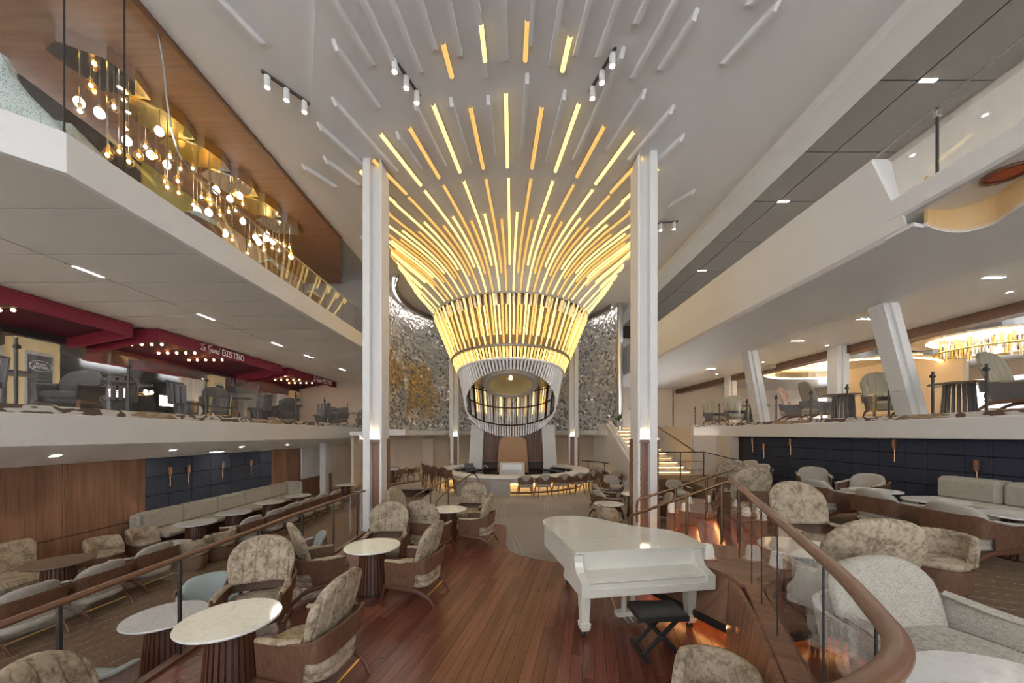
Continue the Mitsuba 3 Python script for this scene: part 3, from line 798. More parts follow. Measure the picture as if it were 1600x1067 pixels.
# left: straight glass rail along the stage edge, broken by the column
lr = thing('glass_railing', 'long glass railing with a slim wooden handrail along the left edge of the stage', 'railing')
RZ = 1.07
put('handrail', tube([(-3.55, 0.6, RZ), (-3.55, 3, RZ), (-3.55, 6, RZ), (-3.56, 9.15, RZ - 0.06)], 0.035, 12, flat=(1.0, 0.8)), 'rail_wood', lr, smooth=40)
put('handrail', tube(smooth_path([(-3.35, 9.75, 1.0), (-3.05, 10.4, 1.0), (-2.6, 11.15, 1.0)], 6), 0.03, 10), 'rail_wood', lr, smooth=40)
gy = [0.6, 1.5, 2.88, 3.93, 5.15, 6.25, 7.35, 8.5, 9.15]
for a, b in zip(gy, gy[1:]):
    put('glass_pane', vpane([(-3.55, a + 0.008), (-3.55, b - 0.008)], 0.03, RZ - 0.03), 'glass', lr)
for y in gy[1:-1]:
    put('post', cbox(-3.575, -3.545, y - 0.013, y + 0.013, -0.02, RZ - 0.02, 0.003), 'black_metal', lr)
pth = smooth_path([(-3.35, 9.75), (-3.05, 10.4), (-2.6, 11.15)], 6)
put('glass_pane', vpane(pth, -0.1, 0.98), 'glass', lr)
put('kerb', box(-3.60, -3.50, 0.6, 9.15, -0.03, 0.03), 'rail_wood', lr)

# right: glass balustrade of the terrace with the broad curling wooden handrail
rr_ = thing('terrace_balustrade', 'curved glass balustrade with a broad curling wooden handrail beside the piano', 'balustrade')
hp = [(3.46, 5.72), (2.96, 4.65), (2.57, 3.81), (1.95, 2.46), (1.63, 1.78), (1.44, 1.44), (1.32, 1.25), (1.18, 1.12), (1.0, 1.02), (0.78, 0.93), (0.5, 0.84)]
hp3 = [(x, y, 1.70) for x, y in hp]
sp = smooth_path(hp3, 8)
put('handrail', tube(sp, 0.034, 16, flat=(1.15, 0.85)), 'rail_wood', rr_, smooth=40)
gp = smooth_path([(x, y) for x, y in hp], 8)[:, :2]
cuts = [0, 10, 16, 23, 30, 44, 58, 80]
gi = 0
seglen = np.r_[0, np.cumsum(np.linalg.norm(np.diff(gp, axis=0), axis=1))]
def at_len(s):
    return np.array([np.interp(s, seglen, gp[:, 0]), np.interp(s, seglen, gp[:, 1])])
marks = [0.0, 0.95, 1.85, 2.38, 3.0, 4.05, 4.75, 5.15, seglen[-1]]
for a, b in zip(marks, marks[1:]):
    put('glass_pane', vpane([at_len(s) for s in np.linspace(a + 0.006, b - 0.006, 7)], 0.74, 1.66), 'glass', rr_)
for s in marks[1:-1]:
    x, y = at_len(s)
    put('post', tube([(x, y, 0.72), (x, y, 1.67)], 0.006, 6), 'black_metal', rr_)
# wooden kerb under the glass
kb = thing('terrace_kerb', 'wooden kerb that carries the terrace balustrade, widening to a ledge with lamps', 'kerb', kind='structure')
L = LineString([at_len(s) for s in np.linspace(0.9, seglen[-1], 60)]).buffer(0.075, cap_style=2)
ledge = Polygon([(2.44, 4.60), (2.52, 4.42), (2.56, 4.22), (2.55, 4.02), (2.72, 4.02), (2.80, 4.16), (2.98, 4.30), (3.30, 4.38), (3.75, 4.60), (4.05, 5.20), (3.1, 5.45), (2.50, 5.45), (2.38, 5.0)]).buffer(0.03).buffer(-0.03)
put('cap', prism(L.union(ledge), 0.705, 0.745), 'wall_wood', kb)
put('body', prism(ledge.buffer(-0.03), 0.2, 0.705), 'wall_wood', kb)
# leaning wood side wall, with a black lip and a lit recess below
tw_top = [(2.42, 5.35), (2.42, 4.72), (2.54, 4.25), (2.47, 3.95), (2.24, 3.36), (1.80, 2.42), (1.35, 1.55), (1.1, 1.2)]
tw_bot = [(1.90, 5.35), (2.10, 4.86), (2.44, 4.12), (2.36, 3.86), (2.12, 3.34), (1.66, 2.42), (1.22, 1.55), (1.0, 1.2)]
tsw = thing('terrace_side_wall', 'leaning wood-panelled side wall of the terrace behind the piano bench', 'wall', kind='structure')
for i in range(len(tw_top) - 1):
    a, b, c, d = tw_top[i], tw_top[i + 1], tw_bot[i + 1], tw_bot[i]
    zb0 = 0.24 if i < 2 else 0.0
    zb1 = 0.24 if i < 1 else (0.24 if i == 1 else 0.0)
    q = np.array([(*a, 0.71), (*b, 0.71), (*c, zb1), (*d, zb0)])
    e1, e2 = b[0] - a[0], b[1] - a[1]
    nn = np.array([-e2, e1, 0]); nn /= -np.linalg.norm(nn)
    put('wood_panel', hull(np.vstack([q, q + np.array([0.05, 0.02, 0])])), 'wall_wood', tsw)
    if i < 2:
        p0, p1 = np.array((*d, 0.20)), np.array((*c, 0.20))
        put('black_lip', bar(p0 + [-0.01, 0, 0], p1 + [-0.01, 0, 0], 0.03, 0.085), 'black_metal', tsw)
        off = np.array([0.10, 0.05, -0.05])
        put('recess_light', bar(p0 + off, p1 + off, 0.02, 0.02), 'led', tsw, emit=(6.0, 2.6, 0.8), weight=1.0)
        put('recess_back', bar(p0 + [0.25, 0.1, -0.1], p1 + [0.25, 0.1, -0.1], 0.02, 0.22), 'rail_wood', tsw)

# ------------------------------------------------------------------ wooden steps up to the terrace
st = thing('wooden_steps', 'lit wooden steps from the stage up to the terrace', 'steps')
for i, o in enumerate((-1.05, -0.72, -0.39, -0.06)):
    z = 0.175 * (i + 1)
    P = Polygon([bp(1.45, o), bp(4.25, o), bp(4.25, o + 0.42), bp(1.45, o + 0.42)])
    put('tread', prism(P, z - 0.04, z + 0.004 * (i == 3)), 'plank_wood', st)
    P2 = Polygon([bp(1.45, o + 0.05), bp(4.25, o + 0.05), bp(4.25, o + 0.40), bp(1.45, o + 0.40)])
    put('riser', prism(P2, z - 0.175, z - 0.04), 'wall_wood', st)
    a, b = bp(1.5, o + 0.035), bp(4.2, o + 0.035)
    put('step_light', bar((*a, z - 0.05), (*b, z - 0.05), 0.015, 0.012), 'led', st, emit=(7, 3.6, 1.3), weight=1.0)
lb = struct('ledge_far', prism([bp(4.3, -1.0), bp(4.3, 0.15), bp(6.4, 0.3), bp(6.4, -0.9)], 0.0, 0.62), 'wall_wood', 'wood ledge with glowing lamps at the far side of the wooden steps')

def step_rail(lo_, hi_, label, post_at, zfun):
    k = thing('step_handrail', label, 'handrail')
    lo_, hi_ = np.array(lo_), np.array(hi_)
    d = hi_ - lo_; dh = np.array([d[0], d[1], 0]); dh /= np.linalg.norm(dh)
    path = [lo_ - dh * 0.10 + [0, 0, -0.55], lo_ - dh * 0.10 + [0, 0, -0.12], lo_ - dh * 0.03, lo_ + d * 0.06, hi_ - d * 0.03, hi_ + dh * 0.10 + [0, 0, 0.0], hi_ + dh * 0.30 + [0, 0, -0.06], hi_ + dh * 0.34 + [0, 0, -0.40]]
    put('rail', tube(smooth_path(path, 5), 0.026, 10), 'bronze', k, smooth=50)
    for t in post_at:
        p = lo_ + d * t
        put('post', tube([(p[0], p[1], zfun(t)), p], 0.024, 10), 'bronze', k, smooth=50)
step_rail((2.30, 6.72, 0.92), (3.40, 5.80, 1.62), 'near bronze handrail of the wooden steps', (0.30, 0.62, 0.98), lambda t: max(0.0, 0.1 + 0.6 * t - 0.05))
step_rail((2.98, 8.25, 0.94), (4.66, 7.75, 1.63), 'far bronze handrail of the wooden steps', (0.40, 0.75, 0.99), lambda t: max(0.0, 0.1 + 0.6 * t - 0.05))

# short handrails at the left, beside the bar stools
def short_rail(pts, posts, label):
    k = thing('bronze_handrail', label, 'handrail')
    put('rail', tube(smooth_path(pts, 6), 0.024, 8), 'bronze', k, smooth=50)
    for p in posts:
        put('post', tube([(p[0], p[1], p[3]), p[:3]], 0.02, 8), 'bronze', k, smooth=50)
short_rail([(-2.95, 11.2, 0.42), (-2.85, 11.3, 0.55), (-2.0, 11.7, 0.92), (-1.82, 11.8, 0.94), (-1.78, 11.85, 0.6)], [(-2.5, 11.45, 0.69, -0.1), (-1.98, 11.7, 0.92, 0)], 'short dark bronze handrail left of the velvet chairs, nearer the glass railing')
short_rail([(-2.0, 10.85, 0.05), (-2.15, 10.75, 0.2), (-2.1, 10.9, 0.5), (-1.5, 12.4, 0.92), (-1.28, 13.3, 0.93), (-1.1, 13.4, 0.55)], [(-1.5, 12.4, 0.92, 0)], 'short dark bronze handrail in front of the bar stools')

# ------------------------------------------------------------------ glowing lamps on the ledges
lm = fixed(grid([[(0.075 * k * math.copysign(abs(math.cos(t)) ** 0.5, math.cos(t)), 0.06 * k * math.copysign(abs(math.sin(t)) ** 0.5, math.sin(t)), z) for t in np.linspace(0, 2 * math.pi, 20, endpoint=False)] for z, k in ((0.012, 1.15), (0.08, 1.08), (0.16, 0.92), (0.185, 0.82), (0.19, 0.4), (0.19, 0.02))], closed_v=True))
lmp = mikit.ply(lm, None, 40)
basep = mikit.ply(lathe([(0.001, 0), (0.125, 0), (0.125, 0.012), (0.001, 0.012)], 24), None)
def lamp(x, y, z, rot, label):
    k = thing('table_lamp', label, 'lamp', group='glowing shell lamps on the ledges')
    M = T().translate([x, y, z]).rotate([0, 0, 1], rot)
    put('shade', None, 'frost', k, ref=lmp, to_world=M, emit=(1.25, 1.1, 0.72), weight=0.3)
    put('base', None, 'copper', k, ref=basep, to_world=M)
lamp(2.62, 4.86, 0.745, 20, 'small glowing white lamp beside the right end of the piano lid')
lamp(3.20, 4.80, 0.745, -10, 'small glowing white lamp just inside the glass, left of the yellow reflection')
lamp(3.70, 5.02, 0.745, 5, 'small glowing white lamp farthest right on the ledge behind the glass')
lamp(2.35, 6.3, 0.0, 0, 'glowing white lamp half hidden behind the tail of the piano lid') if False else None
for i, (x, y) in enumerate(((3.68, 8.25), (3.80, 8.56), (4.05, 8.42), (4.55, 9.3), (5.15, 9.5))):
    lamp(x, y, 0.62, 15 * i, ('small glowing lamp in front on the far ledge between the two step rails', 'small glowing lamp at the rear of the trio on the far ledge', 'small glowing lamp at the right of the trio on the far ledge',
                             'small glowing lamp on the far ledge beside the white chair', 'small glowing lamp on the far ledge beside the dark railing post')[i])

# ------------------------------------------------------------------ grand piano
pn = thing('grand_piano', 'glossy white grand piano with its lid closed', 'piano')
lid = Polygon([(0.765, 4.27), (0.517, 5.72), (0.53, 5.88), (0.62, 6.05), (0.76, 6.15), (0.95, 6.20), (1.15, 6.18), (1.34, 6.08), (1.50, 5.94), (1.66, 5.74), (1.80, 5.58), (1.98, 5.45), (2.16, 5.37), (2.32, 5.27), (2.41, 5.10), (2.44, 4.90), (2.45, 4.545)])
ax = np.array([math.cos(rad(9)), math.sin(rad(9))]); ay = np.array([-math.sin(rad(9)), math.cos(rad(9))])
P0 = np.array([0.79, 4.02])                                    # front left corner of the key slip
def pl(u, v): return tuple(P0 + u * ax + v * ay)
W = 1.64
lid_front = LineString([pl(-0.1, 0.80), pl(W + 0.1, 0.80)])
rim_poly = lid.buffer(-0.02, join_style=1)
front_half = Polygon([pl(-0.3, 0.0), pl(W + 0.3, 0.0), pl(W + 0.3, 0.80), pl(-0.3, 0.80)])
put('lid', prism(lid.difference(front_half), 0.985, 1.012), 'piano_white', pn)
put('lid_flap', prism(lid.intersection(Polygon([pl(-0.3, 0.0), pl(W + 0.3, 0.0), pl(W + 0.3, 0.790), pl(-0.3, 0.790)])), 0.985, 1.012), 'piano_white', pn)
put('rim', prism(rim_poly, 0.66, 0.98), 'piano_white', pn)
put('keybed', prism([pl(0, 0), pl(W, 0), pl(W, 0.55), pl(0, 0.55)], 0.58, 0.66), 'piano_white', pn)
put('key_slip', prism([pl(0.05, 0.02), pl(W - 0.05, 0.02), pl(W - 0.05, 0.06), pl(0.05, 0.06)], 0.66, 0.715), 'piano_white', pn)
put('fallboard', hull([(*pl(u, v), z) for u in (0.10, W - 0.10) for v, z in ((0.05, 0.72), (0.05, 0.745), (0.10, 0.765), (0.27, 0.79), (0.27, 0.72))]), 'piano_white', pn)
put('fallboard', hull([(*pl(u, v), z) for u in (0.10, W - 0.10) for v, z in ((0.275, 0.78), (0.30, 0.78), (0.275, 0.84), (0.30, 0.98), (0.285, 0.98))]), 'piano_white', pn)
for u0, u1 in ((0.0, 0.10), (W - 0.10, W)):
    prof_a = [(0.0, 0.66), (0.0, 0.745), (0.10, 0.775), (0.17, 0.80), (0.21, 0.85), (0.235, 0.90), (0.245, 0.98), (0.6, 0.98), (0.6, 0.66)]
    m = prism_x(Polygon(prof_a), u0, u1)
    v = m.vertices
    xy = P0 + v[:, :1] * ax + v[:, 1:2] * ay
    put('arm', trimesh.Trimesh(np.column_stack([xy, v[:, 2]]), m.faces, process=False), 'piano_white', pn)
def pleg(u, v, cast=True):
    def ringp(hw, z): return [(*pl(u + a * hw, v + b * hw), z) for a in (-1, 1) for b in (-1, 1)]
    k = put('leg', cat([hull(ringp(0.065, 0.60) + ringp(0.046, 0.18)), hull(ringp(0.05, 0.18) + ringp(0.06, 0.165) + ringp(0.058, 0.11) + ringp(0.045, 0.075))]), 'piano_white', pn)
    x, y = pl(u, v)
    put('caster', cat([tube([(x - 0.03, y, 0.035), (x - 0.008, y, 0.035)], 0.033, 14), tube([(x + 0.008, y, 0.035), (x + 0.03, y, 0.035)], 0.033, 14), cbox(x - 0.035, x + 0.035, y - 0.03, y + 0.03, 0.05, 0.08, 0.01)]), 'black_metal', k)
pleg(0.14, 0.30); pleg(W - 0.14, 0.28); pleg(0.42, 1.78)
lyre = put('lyre', cat([hull([(*pl(u + a, 0.50 + b), z) for u in (uu,) for a in (-0.025, 0.025) for b in (-0.02, 0.02) for z in (0.15, 0.60)]) for uu in (0.74, 0.86)] + [hull([(*pl(u, v), z) for u in (0.64, 0.96) for v in (0.46, 0.56) for z in (0.10, 0.16)])]), 'piano_white', pn)
for u in (0.73, 0.80, 0.87):
    put('pedal', hull([(*pl(u + a, v), z) for a in (-0.018, 0.018) for v, z in ((0.34, 0.06), (0.34, 0.072), (0.48, 0.085), (0.48, 0.10))]), 'steel', lyre)
for u in (0.66, 0.94):
    put('rod', tube([(*pl(u, 0.54), 0.14), (*pl(u - 0.06 if u < 0.8 else u + 0.06, 0.95), 0.62)], 0.008, 6), 'brass', lyre)
# hinge line between the two lid leaves
# ------------------------------------------------------------------ piano bench
pb = thing('piano_bench', 'black padded bench on a folding X frame in front of the white piano', 'bench')
bc = np.array([1.62, 4.02]); bx = np.array([math.cos(rad(3)), math.sin(rad(3))]); by = np.array([-bx[1], bx[0]])
def bl_(u, v): return tuple(bc + u * bx + v * by)
put('seat', hull([(*bl_(a * (0.27 - c), b * (0.18 - c)), z) for a in (-1, 1) for b in (-1, 1) for z, c in ((0.42, 0.0), (0.475, 0.0), (0.495, 0.02))]), 'black_leather', pb)
for v in (-0.10, 0.12):
    put('leg', bar((*bl_(-0.20, v), 0.03), (*bl_(0.20, v), 0.42), 0.035, 0.03), 'black_metal', pb)
    put('leg', bar((*bl_(0.20, v + 0.035), 0.03), (*bl_(-0.20, v + 0.035), 0.42), 0.035, 0.03), 'black_metal', pb)
for u in (-0.20, 0.20):
    put('foot', bar((*bl_(u, -0.22), 0.02), (*bl_(u, 0.22), 0.02), 0.04, 0.04), 'black_metal', pb)
put('knob', tube([(*bl_(0.0, -0.15), 0.225), (*bl_(0.0, 0.17), 0.225)], 0.025, 12), 'black_metal', pb)
# ------------------------------------------------------------------ chairs
def sup(t, e):
    return math.copysign(abs(t) ** e, t)

def cushion(w, d, z0, z1, y_off=0.0, e=0.55, bulge=0.0, n=28):
    """rounded seat cushion, plan superellipse w x d"""
    rows = []
    zs = [(z0, 0.86), (z0 + 0.25 * (z1 - z0), 0.98), (z0 + 0.6 * (z1 - z0), 1.0), (z0 + 0.88 * (z1 - z0), 0.95), (z1, 0.80), (z1 + 0.012, 0.4), (z1 + 0.014, 0.01)]
    for z, k in [(z0, 0.01)] + zs:
        row = []
        for i in range(n):
            t = 2 * math.pi * i / n
            x, y = sup(math.cos(t), e) * w / 2 * k, sup(math.sin(t), e) * d / 2 * k
            if y > 0: y *= 1 + bulge * (1 - min(1, abs(x) / (w / 2)) ** 2)
            row.append((x, y + y_off, z))
        rows.append(row)
    return fixed(grid(rows, closed_v=True))

def backrest(w, z0, z1, y0, tilt, thick, wrap, top_e=0.5, channels=5, nu=91, nv=26, waist=0.9, groove=0.022):
    """rounded upright cushion: front and back faces with upright channel seams, curved in plan"""
    H = z1 - z0
    us = np.linspace(-1, 1, nu)
    vs = np.linspace(0, 1, nv)
    def side(sgn):
        P = np.zeros((nv, nu, 3))
        for j, v in enumerate(vs):
            # half width: slight taper at the bottom, round shoulders at the top
            q = max(0.0, (v - 0.40) / 0.60)
            hw = w / 2 * (waist + (1 - waist) * min(1, v / 0.40)) * max(0.0, 1 - q ** 2.6) ** top_e
            for i, u in enumerate(us):
                x = u * max(hw, 0.004)
                rel = x / (w / 2)
                edge = (1 - abs(u) ** 10) * (1 - max(0.0, (v - 0.0)) ** 14) * min(1, v / 0.05 + 0.25)
                th = thick / 2 * max(edge, 0.0) ** 0.5
                if channels:
                    c = abs(math.sin(math.pi * (rel * channels / 2 + 0.5)))
                    th -= groove * (1 - c) ** 6 * (1 if 0.02 < v < 0.96 else 0)
                y = y0 - tilt * (v * H) + wrap * rel * rel + sgn * th
                P[j, i] = (x, y, z0 + v * H)
        return P
    A, B = side(1), side(-1)
    ring = np.concatenate([A, B[:, ::-1]], axis=1)
    return fixed(grid(ring, closed_v=True))

def shell(hw, yf, yr, top_f, top_r, bot, step_at, bot_r, flare, thick=0.032, n=61, e=0.62, dip=0.0):
    """wrap-around band: arms and lower back. t runs from the right arm front round the back to the left arm front"""
    P = []
    for i in range(n):
        t = -1 + 2 * i / (n - 1)
        s = abs(t)
        # plan path: straight arms, rounded rear
        a = (1 - s)
        if s > 0.45:
            y = yr + (yf - yr) * ((s - 0.45) / 0.55) ** 1.0 * 0.80 + (yf - yr) * 0.20
            x = hw * (1.0 - 0.10 * ((s - 0.45) / 0.55))
        else:
            ph = s / 0.45 * math.pi / 2
            x = hw * math.sin(ph) ** e
            y = yr + (yf - yr) * 0.20 * (1 - math.cos(ph) ** e)
        x = math.copysign(x, t)
        k = max(0.0, min(1, (0.62 - s) / 0.40)); k = k * k * (3 - 2 * k)
        zt = top_f + (top_r - top_f) * k + 0.02 * s
        zbm = bot if s > step_at else bot_r
        row = []
        for z, off in ((zbm, 0), (zt, 0), (zt + 0.006, thick * 0.5), (zt, thick), (zbm, thick)):
            fl = 1 + flare * (z - top_f) / 0.35
            r = math.hypot(x, y - 0.05) or 1
            nx, ny = x / r, (y - 0.05) / r
            row.append((x * fl - nx * off, (y * fl if y < 0 else y) - ny * off, z))
        P.append(row)
    g = np.array(P)
    m = grid(g, closed_v=True)
    N = g.shape[1]
    f = [m.faces]
    for base, rev in ((0, 1), ((n - 1) * N, 0)):
        idx = [base + q for q in range(N)]
        for q in range(1, N - 1):
            f.append([[idx[0], idx[q + 1], idx[q]] if rev else [idx[0], idx[q], idx[q + 1]]])
    return fixed(trimesh.Trimesh(m.vertices, np.vstack(f), process=False))

def legs_lounge(hw, yf, yr, zt):
    """front legs straight and splayed; rear legs sweep along the side and curve down"""
    out = []
    for s in (-1, 1):
        out.append(('leg', tube([(s * hw * 0.90, yf - 0.02, zt), (s * hw * 0.96, yf + 0.05, 0.0)], [0.034, 0.018], 8, flat=(0.75, 1.2))))
        out.append(('leg', tube(smooth_path([(s * hw * 0.90, yf - 0.03, zt - 0.02), (s * hw * 0.92, yf - 0.26, zt - 0.035), (s * hw * 0.86, yr + 0.20, zt - 0.06), (s * hw * 0.78, yr + 0.03, 0.11), (s * hw * 0.74, yr - 0.05, 0.0)], 5),
                              [0.026] * 21 if False else np.interp(np.arange(21), [0, 10, 20], [0.030, 0.030, 0.017]), 8, flat=(0.75, 1.1))))
    return out

class Proto:
    def __init__(self, parts):
        # parts: name, mesh, material, smooth
        self.parts = [(n, mikit.ply(m, None, sm), mt) for n, m, mt, sm in parts]
    def place(self, name, label, category, x, y, z, heading, group=None, mats=None, scale=1.0):
        """heading: (dx, dy) that the front faces"""
        k = thing(name, label, category, group)
        rot = math.degrees(math.atan2(heading[1], heading[0])) - 90
        M = T().translate([x, y, z]).rotate([0, 0, 1], rot).scale(scale)
        for n, ref, mt in self.parts:
            put(n, None, (mats or {}).get(mt, mt), k, ref=ref, to_world=M)
        return k

def lounge(back_w, back_top, fabric, channels, band='shell_brown'):
    hw, yf, yr = 0.37, 0.32, -0.36
    ps = [('seat', cushion(0.64, 0.74, 0.30, 0.465, 0.03, 0.6, 0.10), fabric, True),
          ('seat_base', cushion(0.62, 0.62, 0.235, 0.33, -0.02, 0.6), fabric, True),
          ('backrest', backrest(back_w, 0.60, back_top, -0.20, 0.30, 0.10, 0.05, channels=channels), fabric, True),
          ('shell', shell(hw, yf, yr, 0.60, 0.68, 0.26, 0.52, 0.46, 0.10), band, 35),
          ] + [('arm_pad', tube([(s * 0.32, 0.30, 0.605), (s * 0.335, 0.05, 0.61), (s * 0.30, -0.12, 0.62)], [0.034, 0.042, 0.03], 10, flat=(1.0, 0.6)), fabric, 40) for s in (-1, 1)]
    for n, m in legs_lounge(hw, yf, yr, 0.27): ps.append((n, m, 'leg_wood', 40))
    ps.append(('stretcher', tube([(-hw * 0.80, yr + 0.06, 0.13), (hw * 0.80, yr + 0.06, 0.13)], 0.011, 8), 'brass', 40))
    return Proto(ps)

def tub(fabric, band, top=0.80, wide=0.76):
    """lower armchair: wrap-around shell with a low rounded back"""
    hw, yf, yr = wide / 2, 0.31, -0.34
    ps = [('seat', cushion(wide - 0.12, 0.66, 0.30, 0.45, 0.02, 0.6, 0.08), fabric, True),
          ('seat_base', cushion(wide - 0.16, 0.60, 0.22, 0.33, -0.02, 0.6), fabric, True),
          ('backrest', backrest(wide - 0.10, 0.42, top, -0.20, 0.30, 0.10, 0.08, channels=0, waist=0.95, top_e=0.35), fabric, True),
          ('shell', shell(hw, yf, yr, 0.56, 0.66, 0.26, 0.50, 0.40, 0.10), band, 35),
          ] + [('arm_pad', tube([(s * (hw - 0.045), 0.30, 0.565), (s * (hw - 0.035), 0.05, 0.58), (s * (hw - 0.06), -0.14, 0.62)], [0.03, 0.038, 0.03], 10, flat=(1.0, 0.6)), fabric, 40) for s in (-1, 1)]
    for n, m in legs_lounge(hw, yf, yr, 0.27): ps.append((n, m, 'leg_wood', 40))
    ps.append(('stretcher', tube([(-hw * 0.80, yr + 0.06, 0.13), (hw * 0.80, yr + 0.06, 0.13)], 0.011, 8), 'brass', 40))
    return Proto(ps)

def barrel(fabric, band):
    """small armless chair: drum base, round seat, low wrapped back"""
    n = 49
    P = []
    for i in range(n):
        t = math.radians(-105 + 210 * i / (n - 1))
        s = abs(i / (n - 1) * 2 - 1)
        zt = 0.80 - 0.02 * s - 0.30 * max(0.0, (s - 0.72) / 0.28) ** 2
        row = []
        for z, r in ((0.40, 0.335), (0.46, 0.355), (0.6, 0.375), (zt - 0.04, 0.385), (zt - 0.008, 0.375), (zt, 0.34), (zt - 0.012, 0.305), (zt - 0.05, 0.285), (0.55, 0.275), (0.42, 0.27)):
            row.append((r * math.sin(t) * 0.94, -r * math.cos(t) * 0.94 - 0.02, z))
        P.append(row)
    g = np.array(P); m = grid(g, closed_v=True)
    N = g.shape[1]; f = [m.faces]
    for base, rev in ((0, 1), ((n - 1) * N, 0)):
        for q in range(1, N - 1):
            f.append([[base, base + q + 1, base + q] if rev else [base, base + q, base + q + 1]])
    back = fixed(trimesh.Trimesh(m.vertices, np.vstack(f), process=False))
    return Proto([('seat', cushion(0.60, 0.62, 0.36, 0.46, 0.02, 0.8), fabric, True),
                  ('backrest', back, fabric, True),
                  ('base', lathe([(0.001, 0.03), (0.27, 0.03), (0.31, 0.10), (0.325, 0.37), (0.001, 0.37)], 40), band, 40),
                  ('plinth', lathe([(0.001, 0.0), (0.25, 0.0), (0.25, 0.035), (0.001, 0.035)], 32), 'brass', 30)])

def bar_chair(fabric, band, seat=0.44, top=0.80, tall=False):
    hw = 0.27 if not tall else 0.21
    ps = [('seat', cushion(2 * hw - 0.04, 0.46, seat - 0.09, seat, 0.02, 0.6), fabric, True),
          ('backrest', backrest(2 * hw - 0.02, seat - 0.02, top, -0.18, 0.18, 0.06, 0.06, channels=0, waist=0.95, top_e=0.35), fabric, True),
          ('shell', shell(hw, 0.20 if not tall else 0.12, -0.24, seat + 0.18, seat + 0.26, seat - 0.10, 0.5, seat + 0.02, 0.08), band, 35)]
    for sx in (-1, 1):
        for sy in (-1, 1):
            ps.append(('leg', tube([(sx * hw * 0.8, sy * 0.17, seat - 0.08), (sx * hw * 1.0, sy * 0.22, 0.0)], [0.024, 0.014], 6), 'leg_wood', 40))
    if tall:
        ps.append(('footrest', cat([bar((-hw * 0.95, s * 0.2, 0.28), (hw * 0.95, s * 0.2, 0.28), 0.018, 0.018) for s in (-1, 1)]), 'brass', False))
    return Proto(ps)

velvet_chair = lounge(0.72, 1.13, 'velvet', 6)
grey_tub = tub('grey_fabric', 'shell_brown')
white_tub = tub('white_fabric', 'shell_brown')
mint_tub = tub('mint_leather', 'shell_brown', 0.80, 0.78)
velvet_barrel = barrel('velvet', 'shell_brown')
big_tub = tub('white_fabric', 'white_fabric', 0.84, 1.02)
counter_chair = bar_chair('grey_fabric', 'shell_brown', 0.44, 0.80)
tall_stool = bar_chair('shell_brown', 'shell_brown', 0.74, 1.08, True)

# velvet chairs on the stage
VG = None
for x, y, h, lab in (
    (-1.40, 5.42, (-1, 0.22), 'velvet lounge chair at the right of the middle stage table, back to the floor'),
    (-1.86, 3.45, (-1, 0.15), 'velvet lounge chair nearest the open floor, right of the front yellow-lit table'),
    (-2.98, 4.28, (0.35, -1), 'tall velvet lounge chair facing the viewer behind the front yellow-lit table'),
    (-2.88, 5.45, (0.75, 0.62), 'velvet lounge chair beside the glass rail, left of the middle stage table'),
    (-2.22, 6.55, (0.12, -1), 'velvet lounge chair facing the viewer between middle stage table and left column'),
    (-1.62, 7.32, (0.35, 1), 'velvet lounge chair seen from behind, at the near side of the far stage table'),
    (-2.45, 8.55, (1, -0.25), 'velvet lounge chair nearest the left column, mostly hidden by other chairs'),
    (-1.0, 9.3, (-0.25, -1), 'velvet lounge chair facing the viewer behind the far stage table, below the bar stools'),
    (-0.72, 7.98, (-1, 0.2), 'velvet lounge chair at the tip of the wood floor, right of the far stage table'),
    (-2.42, 2.12, (0.97, 0.30), 'large velvet lounge chair cut by the bottom left corner of the picture'),
):
    velvet_chair.place('velvet_lounge_chair', lab, 'chair', x, y, 0.0, h, group='velvet lounge chairs on the stage')
velvet_barrel.place('velvet_barrel_chair', 'low armless velvet chair before the piano bench, cut by the bottom edge', 'chair', 1.52, 2.72, 0.0, (-0.75, -0.66), scale=0.84)

# marble tables on slatted drum bases
def table_parts(R, H, slats=26):
    top = lathe([(0.001, H - 0.03), (R - 0.02, H - 0.03), (R - 0.004, H - 0.022), (R, H - 0.012), (R - 0.006, H), (0.001, H)], 64)
    core = lathe([(0.001, 0.02), (R * 0.50, 0.02), (R * 0.40, H - 0.03), (0.001, H - 0.03)], 32)
    foot = lathe([(0.001, 0.0), (R * 0.60, 0.0), (R * 0.60, 0.02), (0.001, 0.022)], 40)
    sl_ = []
    for i in range(slats):
        t = 2 * math.pi * i / slats
        c, s = math.cos(t), math.sin(t)
        r0, r1, hw = R * 0.55, R * 0.44, R * 0.038
        def q(r, z, k): return (r * c - k * s, r * s + k * c, z)
        sl_.append(hull([q(r, z, k) for r, z in ((r0, 0.02), (r0 - 0.05, 0.02), (r1, H - 0.03), (r1 - 0.05, H - 0.03)) for k in (-hw, hw)]))
    return [(n, mikit.ply(m, None, sm), mt) for n, m, sm, mt in [('tabletop', top, 40, 'marble'), ('core', core, 40, 'black_metal'), ('foot', foot, 40, 'dark_bronze')]] , [mikit.ply(m, None, False) for m in sl_]
tp_big = table_parts(0.41, 0.70)
tp_low = table_parts(0.40, 0.60, 22)
def table(x, y, z, label, parts, sc=1.0, topmat=None, group=None):
    k = thing('round_table', label, 'table', group)
    M = T().translate([x, y, z]).scale(sc)
    for n, ref, mt in parts[0]:
        put(n, None, (topmat if (topmat and n == 'tabletop') else mt), k, ref=ref, to_world=M)
    for ref in parts[1]:
        put('slat', None, 'leg_wood', k, ref=ref, to_world=M)
table(-2.59, 3.38, 0, 'round marble table at the front left, its top lit yellow', tp_big, 1.0)
table(-2.10, 5.57, 0, 'round marble table in the middle of the left stage', tp_big, 1.0)
table(-1.40, 8.3, 0, 'round marble table farthest on the stage, by the bar stools', tp_big, 1.0)
table(-4.05, 4.29, -0.4, 'round white marble table just behind the left glass rail', tp_big, 0.96)
